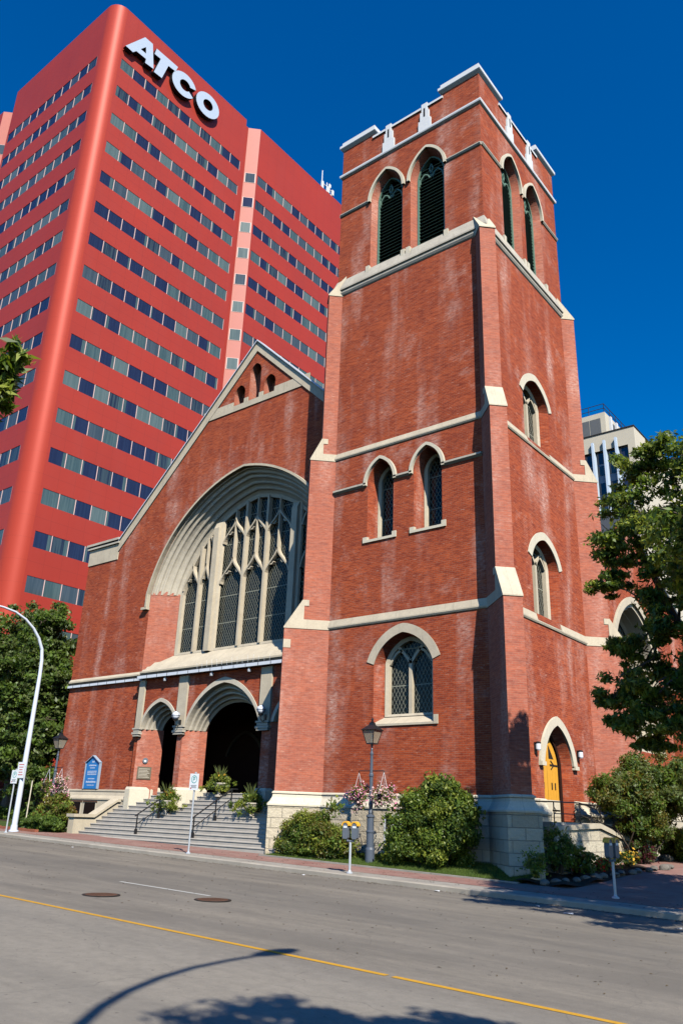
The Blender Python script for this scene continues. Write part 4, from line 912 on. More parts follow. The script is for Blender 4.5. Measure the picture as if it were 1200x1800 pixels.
# antennas on the roof
am = thing('roof_antenna', 'white cellular antenna mast standing on the red tower roof edge', 'antenna')
ax_, ay_ = X2-1.2, by(75.9); m = MB()
for dx_, dy_, h_ in ((0, -1.1, 4.6), (0, 0, 3.2), (-.5, .9, 3.4)): m.tube([(ax_+dx_, ay_+dy_, TOP2-.5), (ax_+dx_, ay_+dy_, TOP2+h_)], .07, 6)
m.box(ax_-.05, ax_+.05, ay_-1.1, ay_+1.5, TOP2+1.1, TOP2+1.2); m.box(ax_-.05, ax_+.05, ay_-1.1, ay_+1.5, TOP2+2.4, TOP2+2.5); m.build('mast', 'whitemetal', am)
for dx_, dy_, z_, hh in ((.1, -1.1, 1.4, 1.5), (.15, -.35, .3, .9), (.15, .2, 1.7, 1.1), (.1, .8, .6, 1.2), (.1, 1.2, 2.0, .9), (.1, .5, 2.9, .6)):
    m = MB(); m.box(ax_+dx_-.1, ax_+dx_+.12, ay_+dy_-.18, ay_+dy_+.18, TOP2+z_-.3, TOP2+z_-.3+hh); m.build('antenna_panel', 'white', am)

# ================================================================== PALE BUILDING AT RIGHT
pb_ = thing('pale_office_block', 'pale concrete office block with blue fins rising behind the tree', 'office block')
MT['paleconc'] = plain('pale_concrete', (.62, .56, .45), .8, .2, .25, .4); MT['fin'] = plain('pale_blue_fin', (.55, .66, .80), .6, .3, .1, 1); MT['grille'] = plain('grey_grille', (.13, .14, .15), .7, .3, .3, 2)
MT['bluepan'] = plain('blue_grey_panel', (.33, .40, .50), .6, .3, .2, 1)
BX, BY_, BZT = -12.69, 60., 45.5; FW = Fr((0, BY_, 0), (1, 0, 0), (0, 1, 0)); FWE = Fr((BX, 0, 0), (0, 1, 0), (-1, 0, 0))
m = MB(); m.box(BX-26, BX, BY_, BY_+26, 43.35, BZT); m.box(BX-26, BX, BY_+.5, BY_+26, -1, 43.35); m.box(BX-.85, BX, BY_, BY_+.5, -1, 43.35); m.build('wall', 'paleconc', pb_)
m = MB(); m.box(BX-26.1, BX+.08, BY_-.08, BY_+26.1, BZT, BZT+.14); m.build('roof_edge', 'iron', pb_)
m = MB()
for j in range(18): c = BX-2.15-1.4*j; fbox(m, FW, c-.13, c+.13, -.35, .5, 0, 44.5)
m.build('fin', 'fin', pb_)
for fl_ in range(6):
    zt = 43.3-3.9*fl_
    for j in range(11):
        c0 = BX-.85-1.4*j-(0 if j else 0); a, b = c0-1.27+ (.0), c0-.02
        if j == 0: a, b = BX-2.0, BX-.87
        else: a, b = BX-2.15-1.4*(j-1)-1.25, BX-2.15-1.4*(j-1)-.15
        m = MB(); m.mat = 0; fbox(m, FW, a, b, .40, .49, zt-3.9, zt); m.mat = 1; fbox(m, FW, a+.06, b-.06, .37, .41, zt-1.5, zt-.05); m.mat = 2; fbox(m, FW, a+.06, b-.06, .36, .41, zt-3.0, zt-1.75)
        m.build('window', ['bluepan', 'g_navy', 'g_slate'], pb_)
        if fl_ >= 4 and j > 5: break
ph = MB(); ph.box(BX-26, -16.3, BY_+1.2, BY_+18, BZT, 49.0); ph.build('penthouse', 'paleconc', pb_)
m = MB(); FPH = Fr((0, BY_+1.2, 0), (1, 0, 0), (0, 1, 0)); fbox(m, FPH, -18.2, -16.9, -.04, .0, 46.0, 48.3); fbox(m, FPH, -19.8, -18.3, -.04, 0, 46.0, 48.3)
FPE = Fr((-16.3, 0, 0), (0, 1, 0), (-1, 0, 0))
for y in (63.2, 65.4, 68, 70.5): fbox(m, FPE, y, y+1.3, -.04, 0, 46, 48.4)
m.build('grille', 'grille', pb_)
m = MB()
for y in (62.9, 64.9, 67.2, 69.8): fbox(m, FPE, y-.5, y-.1, -.3, 0, 45.6, 48.8)
m.build('penthouse_fin', 'white', pb_)
m = MB(); pts_ = [(-24, BY_+1.3, 0), (-16.4, BY_+1.3, 0), (-16.4, BY_+17, 0)]
for zz in (49.6, 50.2): m.tube([(p[0], p[1], zz) for p in pts_], .05, 5)
for p in [(-24+1.9*i, BY_+1.3) for i in range(5)] + [(-16.4, BY_+1.3+2*i) for i in range(9)]: m.tube([(p[0], p[1], 49), (p[0], p[1], 50.2)], .04, 5)
m.build('roof_railing', 'iron', pb_)

#INSERT_PART2
# ================================================================== PLANTS
MT['leaf1'] = leaf_mat('leaf_mid_green', (.10, .165, .028)); MT['leaf2'] = leaf_mat('leaf_dark_green', (.055, .098, .022)); MT['leaf3'] = leaf_mat('leaf_yellow_green', (.19, .24, .042))
MT['leafb'] = leaf_mat('leaf_blue_green', (.10, .135, .048)); MT['leafo'] = leaf_mat('leaf_olive', (.13, .12, .028)); MT['leafbr'] = leaf_mat('leaf_rusty', (.17, .085, .03)); MT['leafp'] = leaf_mat('leaf_purple', (.07, .018, .025))
MT['bark'] = plain('bark', (.17, .13, .10), .9, .1, .5, 9, 0, .6); MT['bark_shade'] = plain('bark_dark', (.08, .06, .045), .9, .1, .5, 9)
MT['pinkfl'] = plain('pink_petals', (.70, .22, .36), .6, .2, .4, 20); MT['palefl'] = plain('pale_pink_petals', (.80, .52, .50), .6, .2, .3, 20); MT['redfl'] = plain('red_petals', (.65, .05, .025), .6, .2, .3, 20); MT['yelfl'] = plain('yellow_petals', (.75, .42, .05), .6, .2, .3, 20); MT['whifl'] = plain('white_petals', (.75, .74, .68), .6, .2, .2, 20); MT['lime'] = leaf_mat('leaf_lime', (.20, .24, .045))

def leaves(cent, rads, per, ln, wd, nm, gauss=.5, up=.35, shell=False):
    "cloud of diamond-shaped leaves around clump centres -> V, F, material ids"
    cent = np.asarray(cent, float); rads = np.asarray(rads, float)
    if rads.ndim == 1: rads = np.repeat(rads[:, None], 3, 1)
    per = np.asarray(per) if np.ndim(per) else np.full(len(cent), per); idx = np.repeat(np.arange(len(cent)), per); n = len(idx)
    d = rng.normal(size=(n, 3)); d /= np.linalg.norm(d, axis=1)[:, None]
    rr = rng.uniform(.55, 1.02, n)**1.0 if shell else np.minimum(np.abs(rng.normal(0, gauss, n)), 1.15)**.8
    P_ = cent[idx] + d*rads[idx]*rr[:, None]
    nrm = d*.6 + rng.normal(size=(n, 3))*.75; nrm[:, 2] += up; nrm /= np.linalg.norm(nrm, axis=1)[:, None]
    t = np.cross(nrm, rng.normal(size=(n, 3))); t /= np.linalg.norm(t, axis=1)[:, None]; t[:, 2] -= .25; b = np.cross(nrm, t)
    L = ln*rng.uniform(.65, 1.25, n)[:, None]; Wd = wd*rng.uniform(.7, 1.3, n)[:, None]
    V = np.stack([P_ - t*L*.5, P_ + b*Wd*.5 + t*L*.05, P_ + t*L*.5, P_ - b*Wd*.5 + t*L*.05], 1).reshape(-1, 3)
    F_ = np.arange(n*4).reshape(n, 4); 
    clump_bias = rng.integers(0, nm, len(cent)); mi = np.where(rng.random(n) < .55, clump_bias[idx], rng.integers(0, nm, n))
    return V, F_, mi
def limb_path(a, b, n=5, wob=.12, sag=0):
    a, b = Vector(a), Vector(b); L = (b-a).length; out = []
    for i in range(n+1):
        t = i/n; p = a.lerp(b, t); k_ = math.sin(math.pi*t)*wob*L
        p += Vector((random.uniform(-1, 1)*k_, random.uniform(-1, 1)*k_, random.uniform(-.5, .5)*k_ + sag*math.sin(math.pi*t)*L)); out.append(p)
    out[0] = a; out[-1] = b; return out
def make_tree(label, base, fork, clumps, per, ln, wd, mats, tr=.22, group=None, bark='bark', twigs=True):
    random.seed(int(abs(base[0]*10))+17); t = thing('tree', label, 'tree', group, loc=base); o = Vector(base)
    m = MB(); loc_ = lambda p: Vector(p)-o
    m.tube([loc_(p) for p in limb_path(base, fork, 5, .03)], [tr*1.5, tr*1.1, tr, tr*.95, tr*.9, tr*.8], 10)
    hubs = []
    cs = sorted(clumps, key=lambda c: (Vector(c[:3])-Vector(fork)).length)
    nh = max(4, len(clumps)//7)
    for c in random.sample(cs, min(nh, len(cs))):
        q = Vector(fork).lerp(Vector(c[:3]), .62); hubs.append(q); m.tube([loc_(p) for p in limb_path(Vector(fork)-Vector((0, 0, random.uniform(0, .6))), q, 5, .07, .06)], [tr*.55, tr*.5, tr*.42, tr*.34, tr*.28, tr*.2], 7)
    for c in cs:
        h_ = min(hubs, key=lambda q: (q-Vector(c[:3])).length); m.tube([loc_(p) for p in limb_path(h_, c[:3], 4, .08, .04)], [tr*.2, tr*.16, tr*.11, tr*.07, tr*.04], 5)
        if twigs:
            for _ in range(4):
                e = Vector(c[:3]) + Vector((random.uniform(-1, 1), random.uniform(-1, 1), random.uniform(-.8, .8)))*c[3]*.9; m.tube([loc_(p) for p in limb_path(c[:3], e, 2, .1)], [.022, .014, .007], 4)
    m.build('trunk', bark, t)
    # every clump breaks into small sprays
    C_, R_ = [], []
    for c in clumps:
        for _ in range(14):
            d = Vector((random.gauss(0, 1), random.gauss(0, 1), random.gauss(0, .8))).normalized()*c[3]*random.uniform(.3, 1.25); C_.append(Vector(c[:3])+d-o); R_.append((c[3]*random.uniform(.25, .6), c[3]*random.uniform(.25, .6), c[3]*random.uniform(.14, .34)))
    V, F_, mi = leaves([tuple(c) for c in C_], R_, max(1, per//14), ln, wd, len(mats), .72)
    m = MB(); m.arr(V, F_, mi); m.build('crown', mats, t, recalc=False); return t
def ell_clumps(c, r, n, cr, zmin=None, inner=.35):
    out = []; random.seed(int(abs(c[0])*10)*31+n)
    while len(out) < n:
        d = Vector((random.gauss(0, 1), random.gauss(0, 1), random.gauss(0, 1))).normalized(); k_ = random.uniform(inner, 1)**.6
        p = (c[0]+d.x*r[0]*k_, c[1]+d.y*r[1]*k_, c[2]+d.z*r[2]*k_)
        if zmin is None or p[2] > zmin: out.append((*p, cr*random.uniform(.75, 1.25)))
    return out
# big tree at the right: named boughs on the church side, the rest of the crown round them
bo_ = [(6.5, -5.5, 9.9, .8), (6.95, -5.2, 10.7, .75), (7.6, -5.4, 11.0, .7), (6.0, -5.6, 9.6, .5), (8.3, -5.6, 10.4, .9), (6.2, -5.6, 8.9, .7), (6.15, -5.2, 8.2, .65), (5.85, -5.5, 7.6, .45), (7.1, -5.8, 8.9, .85), (8.0, -5.4, 9.3, .9), (7.2, -5.0, 8.0, .8), (8.3, -5.9, 8.2, .85), (6.8, -5.4, 7.3, .6), (7.8, -5.7, 7.1, .75), (8.6, -5.0, 6.9, .75), (8.9, -5.5, 9.0, .9),
       (5.75, -5.6, 4.6, .5), (6.15, -5.3, 5.0, .65), (6.6, -5.7, 4.6, .7), (6.3, -5.9, 3.9, .5), (6.6, -5.4, 5.8, .65), (7.4, -5.3, 5.2, .8), (7.0, -5.8, 4.2, .6), (8.1, -5.6, 4.7, .75), (8.1, -5.2, 5.9, .8), (6.7, -5.5, 3.65, .45), (7.7, -6.0, 4.0, .6), (7.2, -5.6, 6.3, .55), (8.6, -5.9, 4.0, .8), (8.8, -5.4, 5.6, .9), (6.1, -5.4, 5.9, .4)]
bo_ = [(a+.14, b, c-.02, r*.9) for a, b, c, r in bo_ if not (a < 6.3 and c > 9.5)]
cl_ = bo_ + ell_clumps((10.7, -5.8, 8.2), (2.6, 3.8, 4.3), 56, .85, 3.6) + ell_clumps((10.9, -9.0, 6.6), (1.9, 2.3, 2.3), 22, .8, 3.6) + ell_clumps((8.6, -1.5, 6.2), (1.2, 1.5, 1.7), 20, .75, 4.0)
make_tree('big ash tree on the right pavement, boughs hanging before the tower side', (10.6, -4.3, G(10.6)), (10.3, -4.9, 4.6), cl_, 1900, .165, .058, ['leaf1', 'leaf2', 'leaf3'], .24)
# tree left of the church
cl_ = ell_clumps((-36.6, 3.2, 8.4), (5.0, 2.6, 5.6), 85, 1.15, 2.6) + ell_clumps((-33.4, 2.4, 6.0), (1.9, 1.6, 4.2), 26, .95, 2.2)
make_tree('dense green tree behind the tall white street light, left of the church', (-36.3, 3.0, G(-36)), (-36.3, 3.0, 4.2), cl_, 1500, .27, .13, ['leaf1', 'leaf2', 'leafb'], .3)
cl_ = ell_clumps((-46.0, -2.5, 9.0), (4.4, 3.5, 5.0), 30, 1.3, 4)
make_tree('leafy street tree beyond the left edge of the view', (-46, -2.5, G(-46)), (-46, -2.5, 5), cl_, 420, .30, .13, ['leaf1', 'leaf2', 'leafb'], .3)
# bough reaching in at the upper left, from a tree by the camera
cl_ = [(7.88, -23.2, 4.72, .17), (7.80, -23.28, 4.58, .15), (7.84, -23.25, 4.42, .14), (7.70, -23.3, 4.26, .14), (7.55, -23.4, 4.8, .22), (7.4, -23.5, 4.5, .35), (7.62, -23.3, 3.24, .13), (7.3, -23.4, 3.4, .25)] + ell_clumps((5.2, -24.8, 6.3), (2.0, 1.9, 1.6), 22, .55)
make_tree('near tree whose leafy bough tip hangs in at the upper left edge', (4.3, -27.2, G(4.3)), (4.7, -26.3, 4.6), cl_, 600, .13, .04, ['leaf1', 'leaf2', 'leaf3'], .14)
# tree behind the camera that shades the bottom of the road
cl_ = ell_clumps((16.9, -24.7, 8.0), (1.8, 2.0, 1.6), 30, .66)
make_tree('street tree behind the viewpoint that shades the near lane', (18.0, -27.2, G(18)), (17.8, -26.6, 5), cl_, 1700, .18, .08, ['leaf1', 'leaf2', 'leaf3'], .2)

def shrub(name, label, cat, base, blobs, n, ln, wd, mats, stems=6, group=None, core=True, gauss=.62, shell=True, extra=None):
    t = thing(name, label, cat, group, loc=base); o = np.array(base)
    C_, R_ = [], []
    for (x, y, z, rx, ry, rz) in blobs:
        k_ = max(6, int(26*rx*rz))
        for _ in range(k_):
            d = np.array([random.gauss(0, 1), random.gauss(0, 1), random.gauss(0, .9)]); d /= np.linalg.norm(d); s_ = random.uniform(.5, 1.0)
            C_.append(np.array([x, y, z])+d*np.array([rx, ry, rz])*s_); R_.append((min(.32, rx*.35), min(.32, ry*.4), min(.26, rz*.3)))
    V, F_, mi = leaves(C_, R_, max(1, n//len(C_)), ln, wd, len(mats), .7)
    V = V[:, :]; keep = np.repeat(V.reshape(-1, 4, 3)[:, :, 2].min(1) > -.02, 4); mi = mi[keep[::4]]; V = V[keep]; F_ = np.arange(len(V)).reshape(-1, 4)
    m = MB(); m.arr(V, F_, mi)
    Cc = [(x+random.gauss(0, .35)*rx, y+random.gauss(0, .35)*ry, z+random.gauss(0, .35)*rz) for (x, y, z, rx, ry, rz) in blobs for _ in range(10)]
    V, F_, mi = leaves(Cc, [min(.35, 1.0)]*len(Cc), max(1, n//(6*len(Cc))), ln*1.6, wd*1.8, len(mats), .6)
    V[:, 2] = np.maximum(V[:, 2], .01); m.arr(V, F_, mi); fo = m.build('foliage', mats, t, recalc=False)
    m = MB()
    for i in range(stems):
        b_ = random.choice(blobs); e = (b_[0]+random.uniform(-.6, .6)*b_[3], b_[1]+random.uniform(-.6, .6)*b_[4], b_[2]+random.uniform(-.1, .6)*b_[5]); s0 = (b_[0]*.5+random.uniform(-.1, .1), b_[1]*.5+random.uniform(-.1, .1), 0)
        m.tube(limb_path(s0, e, 4, .08), [.035, .03, .022, .015, .008], 5)
    m.build('stem', 'bark_shade', t)
    return t
shrub('shrub', 'rounded mid green shrub between the entrance steps and the black lamp post', 'shrub', (-7.0, -1.45, .13), [(-.75, 0, .80, 1.0, .7, .82), (.55, -.05, .78, 1.0, .65, .76), (-.1, 0, 1.1, 1.05, .65, .70), (1.15, 0, .5, .6, .5, .5), (-1.3, .1, .55, .5, .5, .55), (0, 0, .4, 1.5, .6, .4)], 60000, .085, .04, ['leaf1', 'leaf3', 'leaf2', 'leafo'])
shrub('shrub', 'tall loose green shrub against the tower base right of the lamp post', 'shrub', (-2.25, -1.25, .12), [(-.9, 0, 1.1, .85, .7, .95), (.2, .1, 1.5, 1.1, .75, 1.3), (-.2, -.1, .6, 1.6, .75, .65), (1.1, 0, 1.1, .85, .7, 1.05), (.3, .1, 2.5, .7, .5, .45), (-.55, 0, 2.1, .55, .45, .45), (1.2, 0, 1.9, .5, .4, .5)], 80000, .10, .045, ['leaf1', 'leaf2', 'leaf3'], 12)
shrub('hedge', 'low dark green clipped hedge at the left foot of the entrance steps', 'hedge', (-23.6, -2.1, .42), [(-.9, 0, .3, .8, .5, .38), (0, 0, .33, .85, .5, .38), (.7, 0, .3, .65, .5, .36)], 36000, .07, .045, ['leaf1', 'leaf2', 'leaf1'])
shrub('shrub', 'yellowish brown tinged shrub behind the low clipped hedge', 'shrub', (-24.3, -1.0, .42), [(-.5, -.3, .95, .85, .6, .65), (.55, -.3, 1.0, .9, .6, .65), (0, -.2, 1.4, .8, .5, .42), (0, -.2, .5, 1.4, .6, .5)], 52000, .08, .04, ['leafo', 'leaf3', 'leaf1', 'leafbr'])
shrub('shrub', 'broad shadowy multi-stemmed shrub just beyond the yellow door', 'shrub', (1.9, 7.1, .25), [(0, 0, 3.0, .95, 1.7, 1.0), (.3, 1.0, 3.3, 1.0, 1.5, .9), (-.3, -1.5, 2.5, .8, 1.0, .8), (.4, .5, 2.1, 1.1, 1.6, .9), (.3, .2, 1.3, 1.0, 1.6, .6)], 52000, .11, .05, ['leafb', 'leaf1', 'leaf2', 'leafo'], 14)
shrub('shrub', 'wide pale green shrub in front of the transept at the right edge', 'shrub', (3.7, 9.6, .4), [(-.4, 0, 3.0, 1.4, 2.0, 1.1), (1.0, .4, 3.2, 1.5, 1.8, 1.1), (-.6, -1.5, 2.5, 1.1, 1.2, .9), (-.4, 1.6, 2.4, 1.2, 1.4, 1.0), (2.6, .6, 2.6, 1.5, 1.4, 1.3), (1.2, -.4, 1.9, 1.6, 1.2, .7)], 70000, .12, .055, ['leafb', 'leaf1', 'leafb', 'leafo'], 14)
shrub('shrub', 'small bright green rounded shrub beside the end pier of the side stair', 'shrub', (2.25, 10.6, .36), [(0, 0, .55, .7, .9, .5), (0, .3, .85, .55, .7, .35)], 20000, .12, .05, ['leaf3', 'leaf1'], 5)
shrub('shrub', 'purple flowering shrub at the right edge by the stone planter', 'shrub', (2.9, 12.2, .4), [(0, 0, .5, .55, .6, .45)], 2600, .10, .05, ['leafp', 'pinkfl', 'leaf1'], 4)
shrub('shrub', 'small grey green shrub by the buttress foot in the flower bed', 'shrub', (1.75, -1.75, .12), [(0, 0, .42, .35, .3, .42)], 2200, .07, .03, ['leafb', 'leaf1', 'leaf3'], 6)
shrub('shrub', 'dark leafy shrub in the flower bed beside the buttress shadow', 'shrub', (1.9, -.3, .2), [(0, 0, .6, .55, .6, .6), (.2, .9, .45, .5, .6, .45)], 4200, .10, .045, ['leaf2', 'leaf1'], 7)
shrub('shrub', 'dark red leaved shrub against the side stair wall', 'shrub', (2.1, 6.6, .35), [(0, 0, .4, .4, .7, .4)], 2000, .10, .045, ['leafp', 'leaf2'], 4)
for i, (x, y, fl, lab) in enumerate(((2.2, 2.0, 'redfl', 'red'), (2.15, 3.2, 'yelfl', 'yellow'), (2.3, 4.4, 'yelfl', 'golden'), (1.8, 1.2, 'redfl', 'dark red'))):
    shrub('flowering_plant', 'low %s flowering plant in the bed, %s from the buttress' % (lab, ('second', 'third', 'farthest', 'nearest')[i]), 'plant', (x, y, GP(x, y)+.1), [(0, 0, .22, .38, .5, .22)], 900, .08, .05, ['leaf2', 'leaf1', fl], 3, 'flowering plants in the bed by the side stair')
# stones edging the bed
MT['boulder'] = plain('edging_stone', (.20, .175, .15), .9, .2, .6, 5, 0, .5)
def boulder(x, y, z, s, lab, grp, mt='boulder'):
    bm = bmesh.new(); bmesh.ops.create_icosphere(bm, subdivisions=2, radius=1)
    for v in bm.verts: v.co = Vector((v.co.x*s*1.3, v.co.y*s, v.co.z*s*.75))*random.uniform(.88, 1.12)
    me = bpy.data.meshes.new('edging_stone'); bm.to_mesh(me); bm.free(); me.materials.append(MT[mt])
    o = bpy.data.objects.new('edging_stone', me); o.location = (x, y, z); o.rotation_euler = (0, 0, random.uniform(0, 3)); scene.collection.objects.link(o)
    o['label'] = lab; o['category'] = 'stone'; o['group'] = grp
for i in range(15):
    t = i/14; x = 1.9+1.25*t+.05*math.sin(i*3); y = -2.0+7.6*t
    boulder(x+.25, y, GP(x, y)+.06, random.uniform(.10, .17), '%s rough grey boulder along the flower bed edge, counting from the buttress' % ('first second third fourth fifth sixth seventh eighth ninth tenth eleventh twelfth thirteenth fourteenth fifteenth'.split()[i]), 'boulders edging the flower bed')
for i in range(4): boulder(1.9+.25*i*0+.12*i, 9.9+.9*i, GP(2, 10)+.1, random.uniform(.20, .30), '%s boulder in the edging past the stair pier' % ('nearest', 'second nearest', 'third nearest', 'farthest')[i], 'pale boulders past the stair pier')
# grass
n = 26000; gx = rng.uniform(-8.9, 1.4, n); gy = rng.uniform(-2.27, -.25, n); gz = np.array([LZ(a, b) for a, b in zip(gx, gy)]); hgt = rng.uniform(.03, .09, n); an = rng.uniform(0, 6.28, n); lean = rng.uniform(-.03, .03, (n, 2))
V = np.stack([np.stack([gx-.006*np.cos(an), gy-.006*np.sin(an), gz-.005], 1), np.stack([gx+.006*np.cos(an), gy+.006*np.sin(an), gz-.005], 1), np.stack([gx+lean[:, 0], gy+lean[:, 1], gz+hgt], 1)], 1).reshape(-1, 3)
MT['grass'] = leaf_mat('grass_blade', (.075, .125, .022), .3, .7)
m = MB(); m.arr(V, np.arange(n*3).reshape(n, 3)); m.build('grass', 'grass', recalc=False, tags=dict(kind='stuff'))

# ================================================================== STREET FURNITURE
MT['lampgrey'] = plain('lamp_post_paint', (.085, .105, .14), .45, .5, .25, 6); MT['galv'] = plain('galvanised_steel', (.50, .53, .57), .45, .5, .25, 9, .2); MT['lampwhite'] = plain('street_light_paint', (.66, .71, .80), .35, .5, .12, 3)
k = NT('lantern_glass', .2, .5); k.b.inputs['Base Color'].default_value = (.50, .44, .33, 1); k.b.inputs['Transmission Weight'].default_value = .25; k.b.inputs['Alpha'].default_value = .72; MT['lantern'] = k.m
MT['signwhite'] = plain('sign_white', (.78, .80, .82), .4, .5, .08, 3); MT['siggreen'] = plain('sign_green', (.05, .36, .34), .5, .4, .05, 3); MT['sigred'] = plain('sign_red', (.55, .05, .05), .5, .4, .05, 3); MT['sigblue'] = plain('sign_blue', (.02, .19, .52), .45, .4, .12, 6); MT['sigpale'] = plain('sign_pale_lettering', (.55, .62, .78), .5, .3, .2, 8); MT['sigtext'] = plain('sign_dark_lettering', (.08, .09, .11), .5, .3, .1, 3)
def lamp_post(x, y, z, label):
    t = thing('lamp_post', label, 'lamp post', 'old fashioned lamp posts with flower baskets', (x, y, z))
    m = MB(); m.lathe((0, 0, 0), [(.165, 0), (.165, .42), (.15, .46), (.14, .48), (.135, .50), (.135, .95), (.155, .97), (.155, 1.02), (.13, 1.04), (.125, 1.45), (.15, 1.47), (.15, 1.52), (.10, 1.56)], 14); m.build('base', 'lampgrey', t)
    m = MB(); m.lathe((0, 0, 0), [(.075, 1.5), (.09, 1.62), (.06, 1.75), (.085, 1.9), (.055, 2.05), (.075, 2.2), (.065, 2.3), (.065, 2.8), (.085, 2.84), (.085, 2.9), (.06, 2.94), (.05, 3.55), (.065, 3.58), (.065, 3.63), (.045, 3.66), (.035, 3.72), (.05, 3.76), (.028, 3.82), (.045, 3.92), (.06, 3.95)], 12); m.build('pole', 'lampgrey', t)
    m = MB(); m.tube([(-.55, 0, 3.02), (.55, 0, 3.02)], .018, 6)
    for s_ in (-1, 1): m.tube([(s_*.55, 0, 3.02), (s_*.56, 0, 2.98), (s_*.52, 0, 2.94)], .015, 5)
    m.build('cross_arm', 'black', t)
    m = MB()
    q = lambda r, zz: [(r*sx, r*sy, zz) for sx, sy in ((-1, -1), (1, -1), (1, 1), (-1, 1))]
    m.loft(q(.135, 3.97), q(.25, 4.42)); lg = m.build('lantern_glass', 'lantern', t, recalc=False)
    m = MB()
    for (sx, sy) in ((-1, -1), (1, -1), (1, 1), (-1, 1)): m.tube([(.14*sx, .14*sy, 3.95), (.26*sx, .26*sy, 4.43)], .014, 4)
    m.prism(q(.15, 3.94), q(.14, 3.98)); L = [q(.29, 4.42), q(.30, 4.44), q(.21, 4.52), q(.12, 4.60), q(.09, 4.62), q(.075, 4.70)]
    for a, b in zip(L, L[1:]): m.loft(a, b)
    m.poly(L[0]); m.poly(L[-1]); m.lathe((0, 0, 0), [(.05, 4.69), (.075, 4.73), (.03, 4.76), (.045, 4.81), (.008, 4.90)], 8); m.build('lantern_frame', 'black', t)
    m = MB(); m.lathe((0, 0, 0), [(.02, 3.98), (.04, 4.12), (.045, 4.26), (.02, 4.36)], 8); m.build('bulb', 'whifl', lg)
def basket(x, y, z, label, fl):
    t = thing('hanging_basket', label, 'hanging basket', 'hanging flower baskets on the lamp posts', (x, y, z))
    m = MB(); m.lathe((0, 0, 0), [(.05, -.95), (.16, -.90), (.22, -.78), (.24, -.72)], 12); m.build('bowl', 'bark_shade', t)
    m = MB()
    for a_ in (0, 2.1, 4.2): m.tube([(0, 0, 0), (.2*math.cos(a_), .2*math.sin(a_), -.72)], .007, 4)
    m.build('hanger', 'white', t)
    C_ = [(random.gauss(0, .20), random.gauss(0, .18), -.72+random.gauss(0, .13)) for _ in range(26)] + [(random.gauss(0, .28), random.gauss(0, .18), -.98+random.gauss(0, .12)) for _ in range(12)]
    V, F_, mi = leaves(C_, [.13]*len(C_), 30, .075, .04, 4, .6); m = MB(); m.arr(V, F_, mi); m.build('foliage', ['leaf1', 'leaf3', 'leafo', 'leaf2'], t, recalc=False)
    V, F_, mi = leaves(C_, [.17]*len(C_), 20, .06, .055, len(fl), .7, .2, True); m = MB(); m.arr(V, F_, mi); m.build('blossom', fl, t, recalc=False)
zl = LZ(-4.5, -1.55)-.02
lamp_post(-4.5, -1.55, .16, 'dark blue grey lamp post standing on the lawn before the tower base')
lamp_post(-24.6, -1.35, .42, 'dark lamp post with lantern half hidden by the tree at the left corner')
basket(-5.05, -1.55, 3.13, 'bright magenta flower basket hanging left on the lamp post near the tower', ['pinkfl', 'pinkfl', 'palefl']); basket(-3.95, -1.55, 3.13, 'pale pink flower basket hanging right on the lamp post near the tower', ['palefl', 'palefl', 'pinkfl'])
basket(-25.15, -1.35, 3.40, 'yellow green flower basket hanging left on the lamp post at the left corner', ['lime', 'lime', 'pinkfl']); basket(-24.05, -1.35, 3.40, 'dusty pink flower basket hanging right on the lamp post at the left corner', ['palefl', 'pinkfl', 'palefl'])
# street lights
def street_light(x, y, z, arc, label, toward):
    t = thing('street_light', label, 'street light', 'white curved street lights', (x, y, z))
    m = MB(); path = [(0, 0, 0), (0, 0, 2), (0, 0, 4), (0, 0, 6)] + [(0, toward*a, h) for a, h in arc]; n = len(path)
    m.tube(path, [.135, .125, .115, .10] + [.09-.045*i/(len(arc)-1) for i in range(len(arc))], 12); m.lathe((0, 0, 0), [(.24, 0), (.24, .05), (.17, .08), (.15, .3)], 12); m.build('pole', 'lampwhite', t, smooth=True)
    a, h = arc[-1]; m = MB(); rings = []
    for i, (s_, w_, th) in enumerate(((0, .06, .05), (.15, .13, .09), (.4, .18, .12), (.7, .16, .11), (.9, .08, .05))):
        rings.append([(w_*math.cos(q), toward*(a+s_), h+.03+th*math.sin(q)) for q in [math.pi*2*j/10 for j in range(10)]])
    for p, q in zip(rings, rings[1:]): m.loft(p, q)
    m.poly(rings[0]); m.poly(rings[-1]); m.build('lamp_head', 'lampwhite', t, smooth=True)
    return t
ARC = [(0, 7.2), (.03, 7.9), (.12, 8.45), (.38, 8.95), (.75, 9.38), (1.25, 9.75), (1.85, 10.0), (2.5, 10.1), (3.0, 10.12)]
sl1 = street_light(-23.2, -3.95, G(-23.2), ARC, 'tall white street light with curved arm at the left of the steps', -1)
street_light(13.75, -25.62, G(14), ARC, 'white street light behind the viewpoint, its curved shadow on the road', 1)
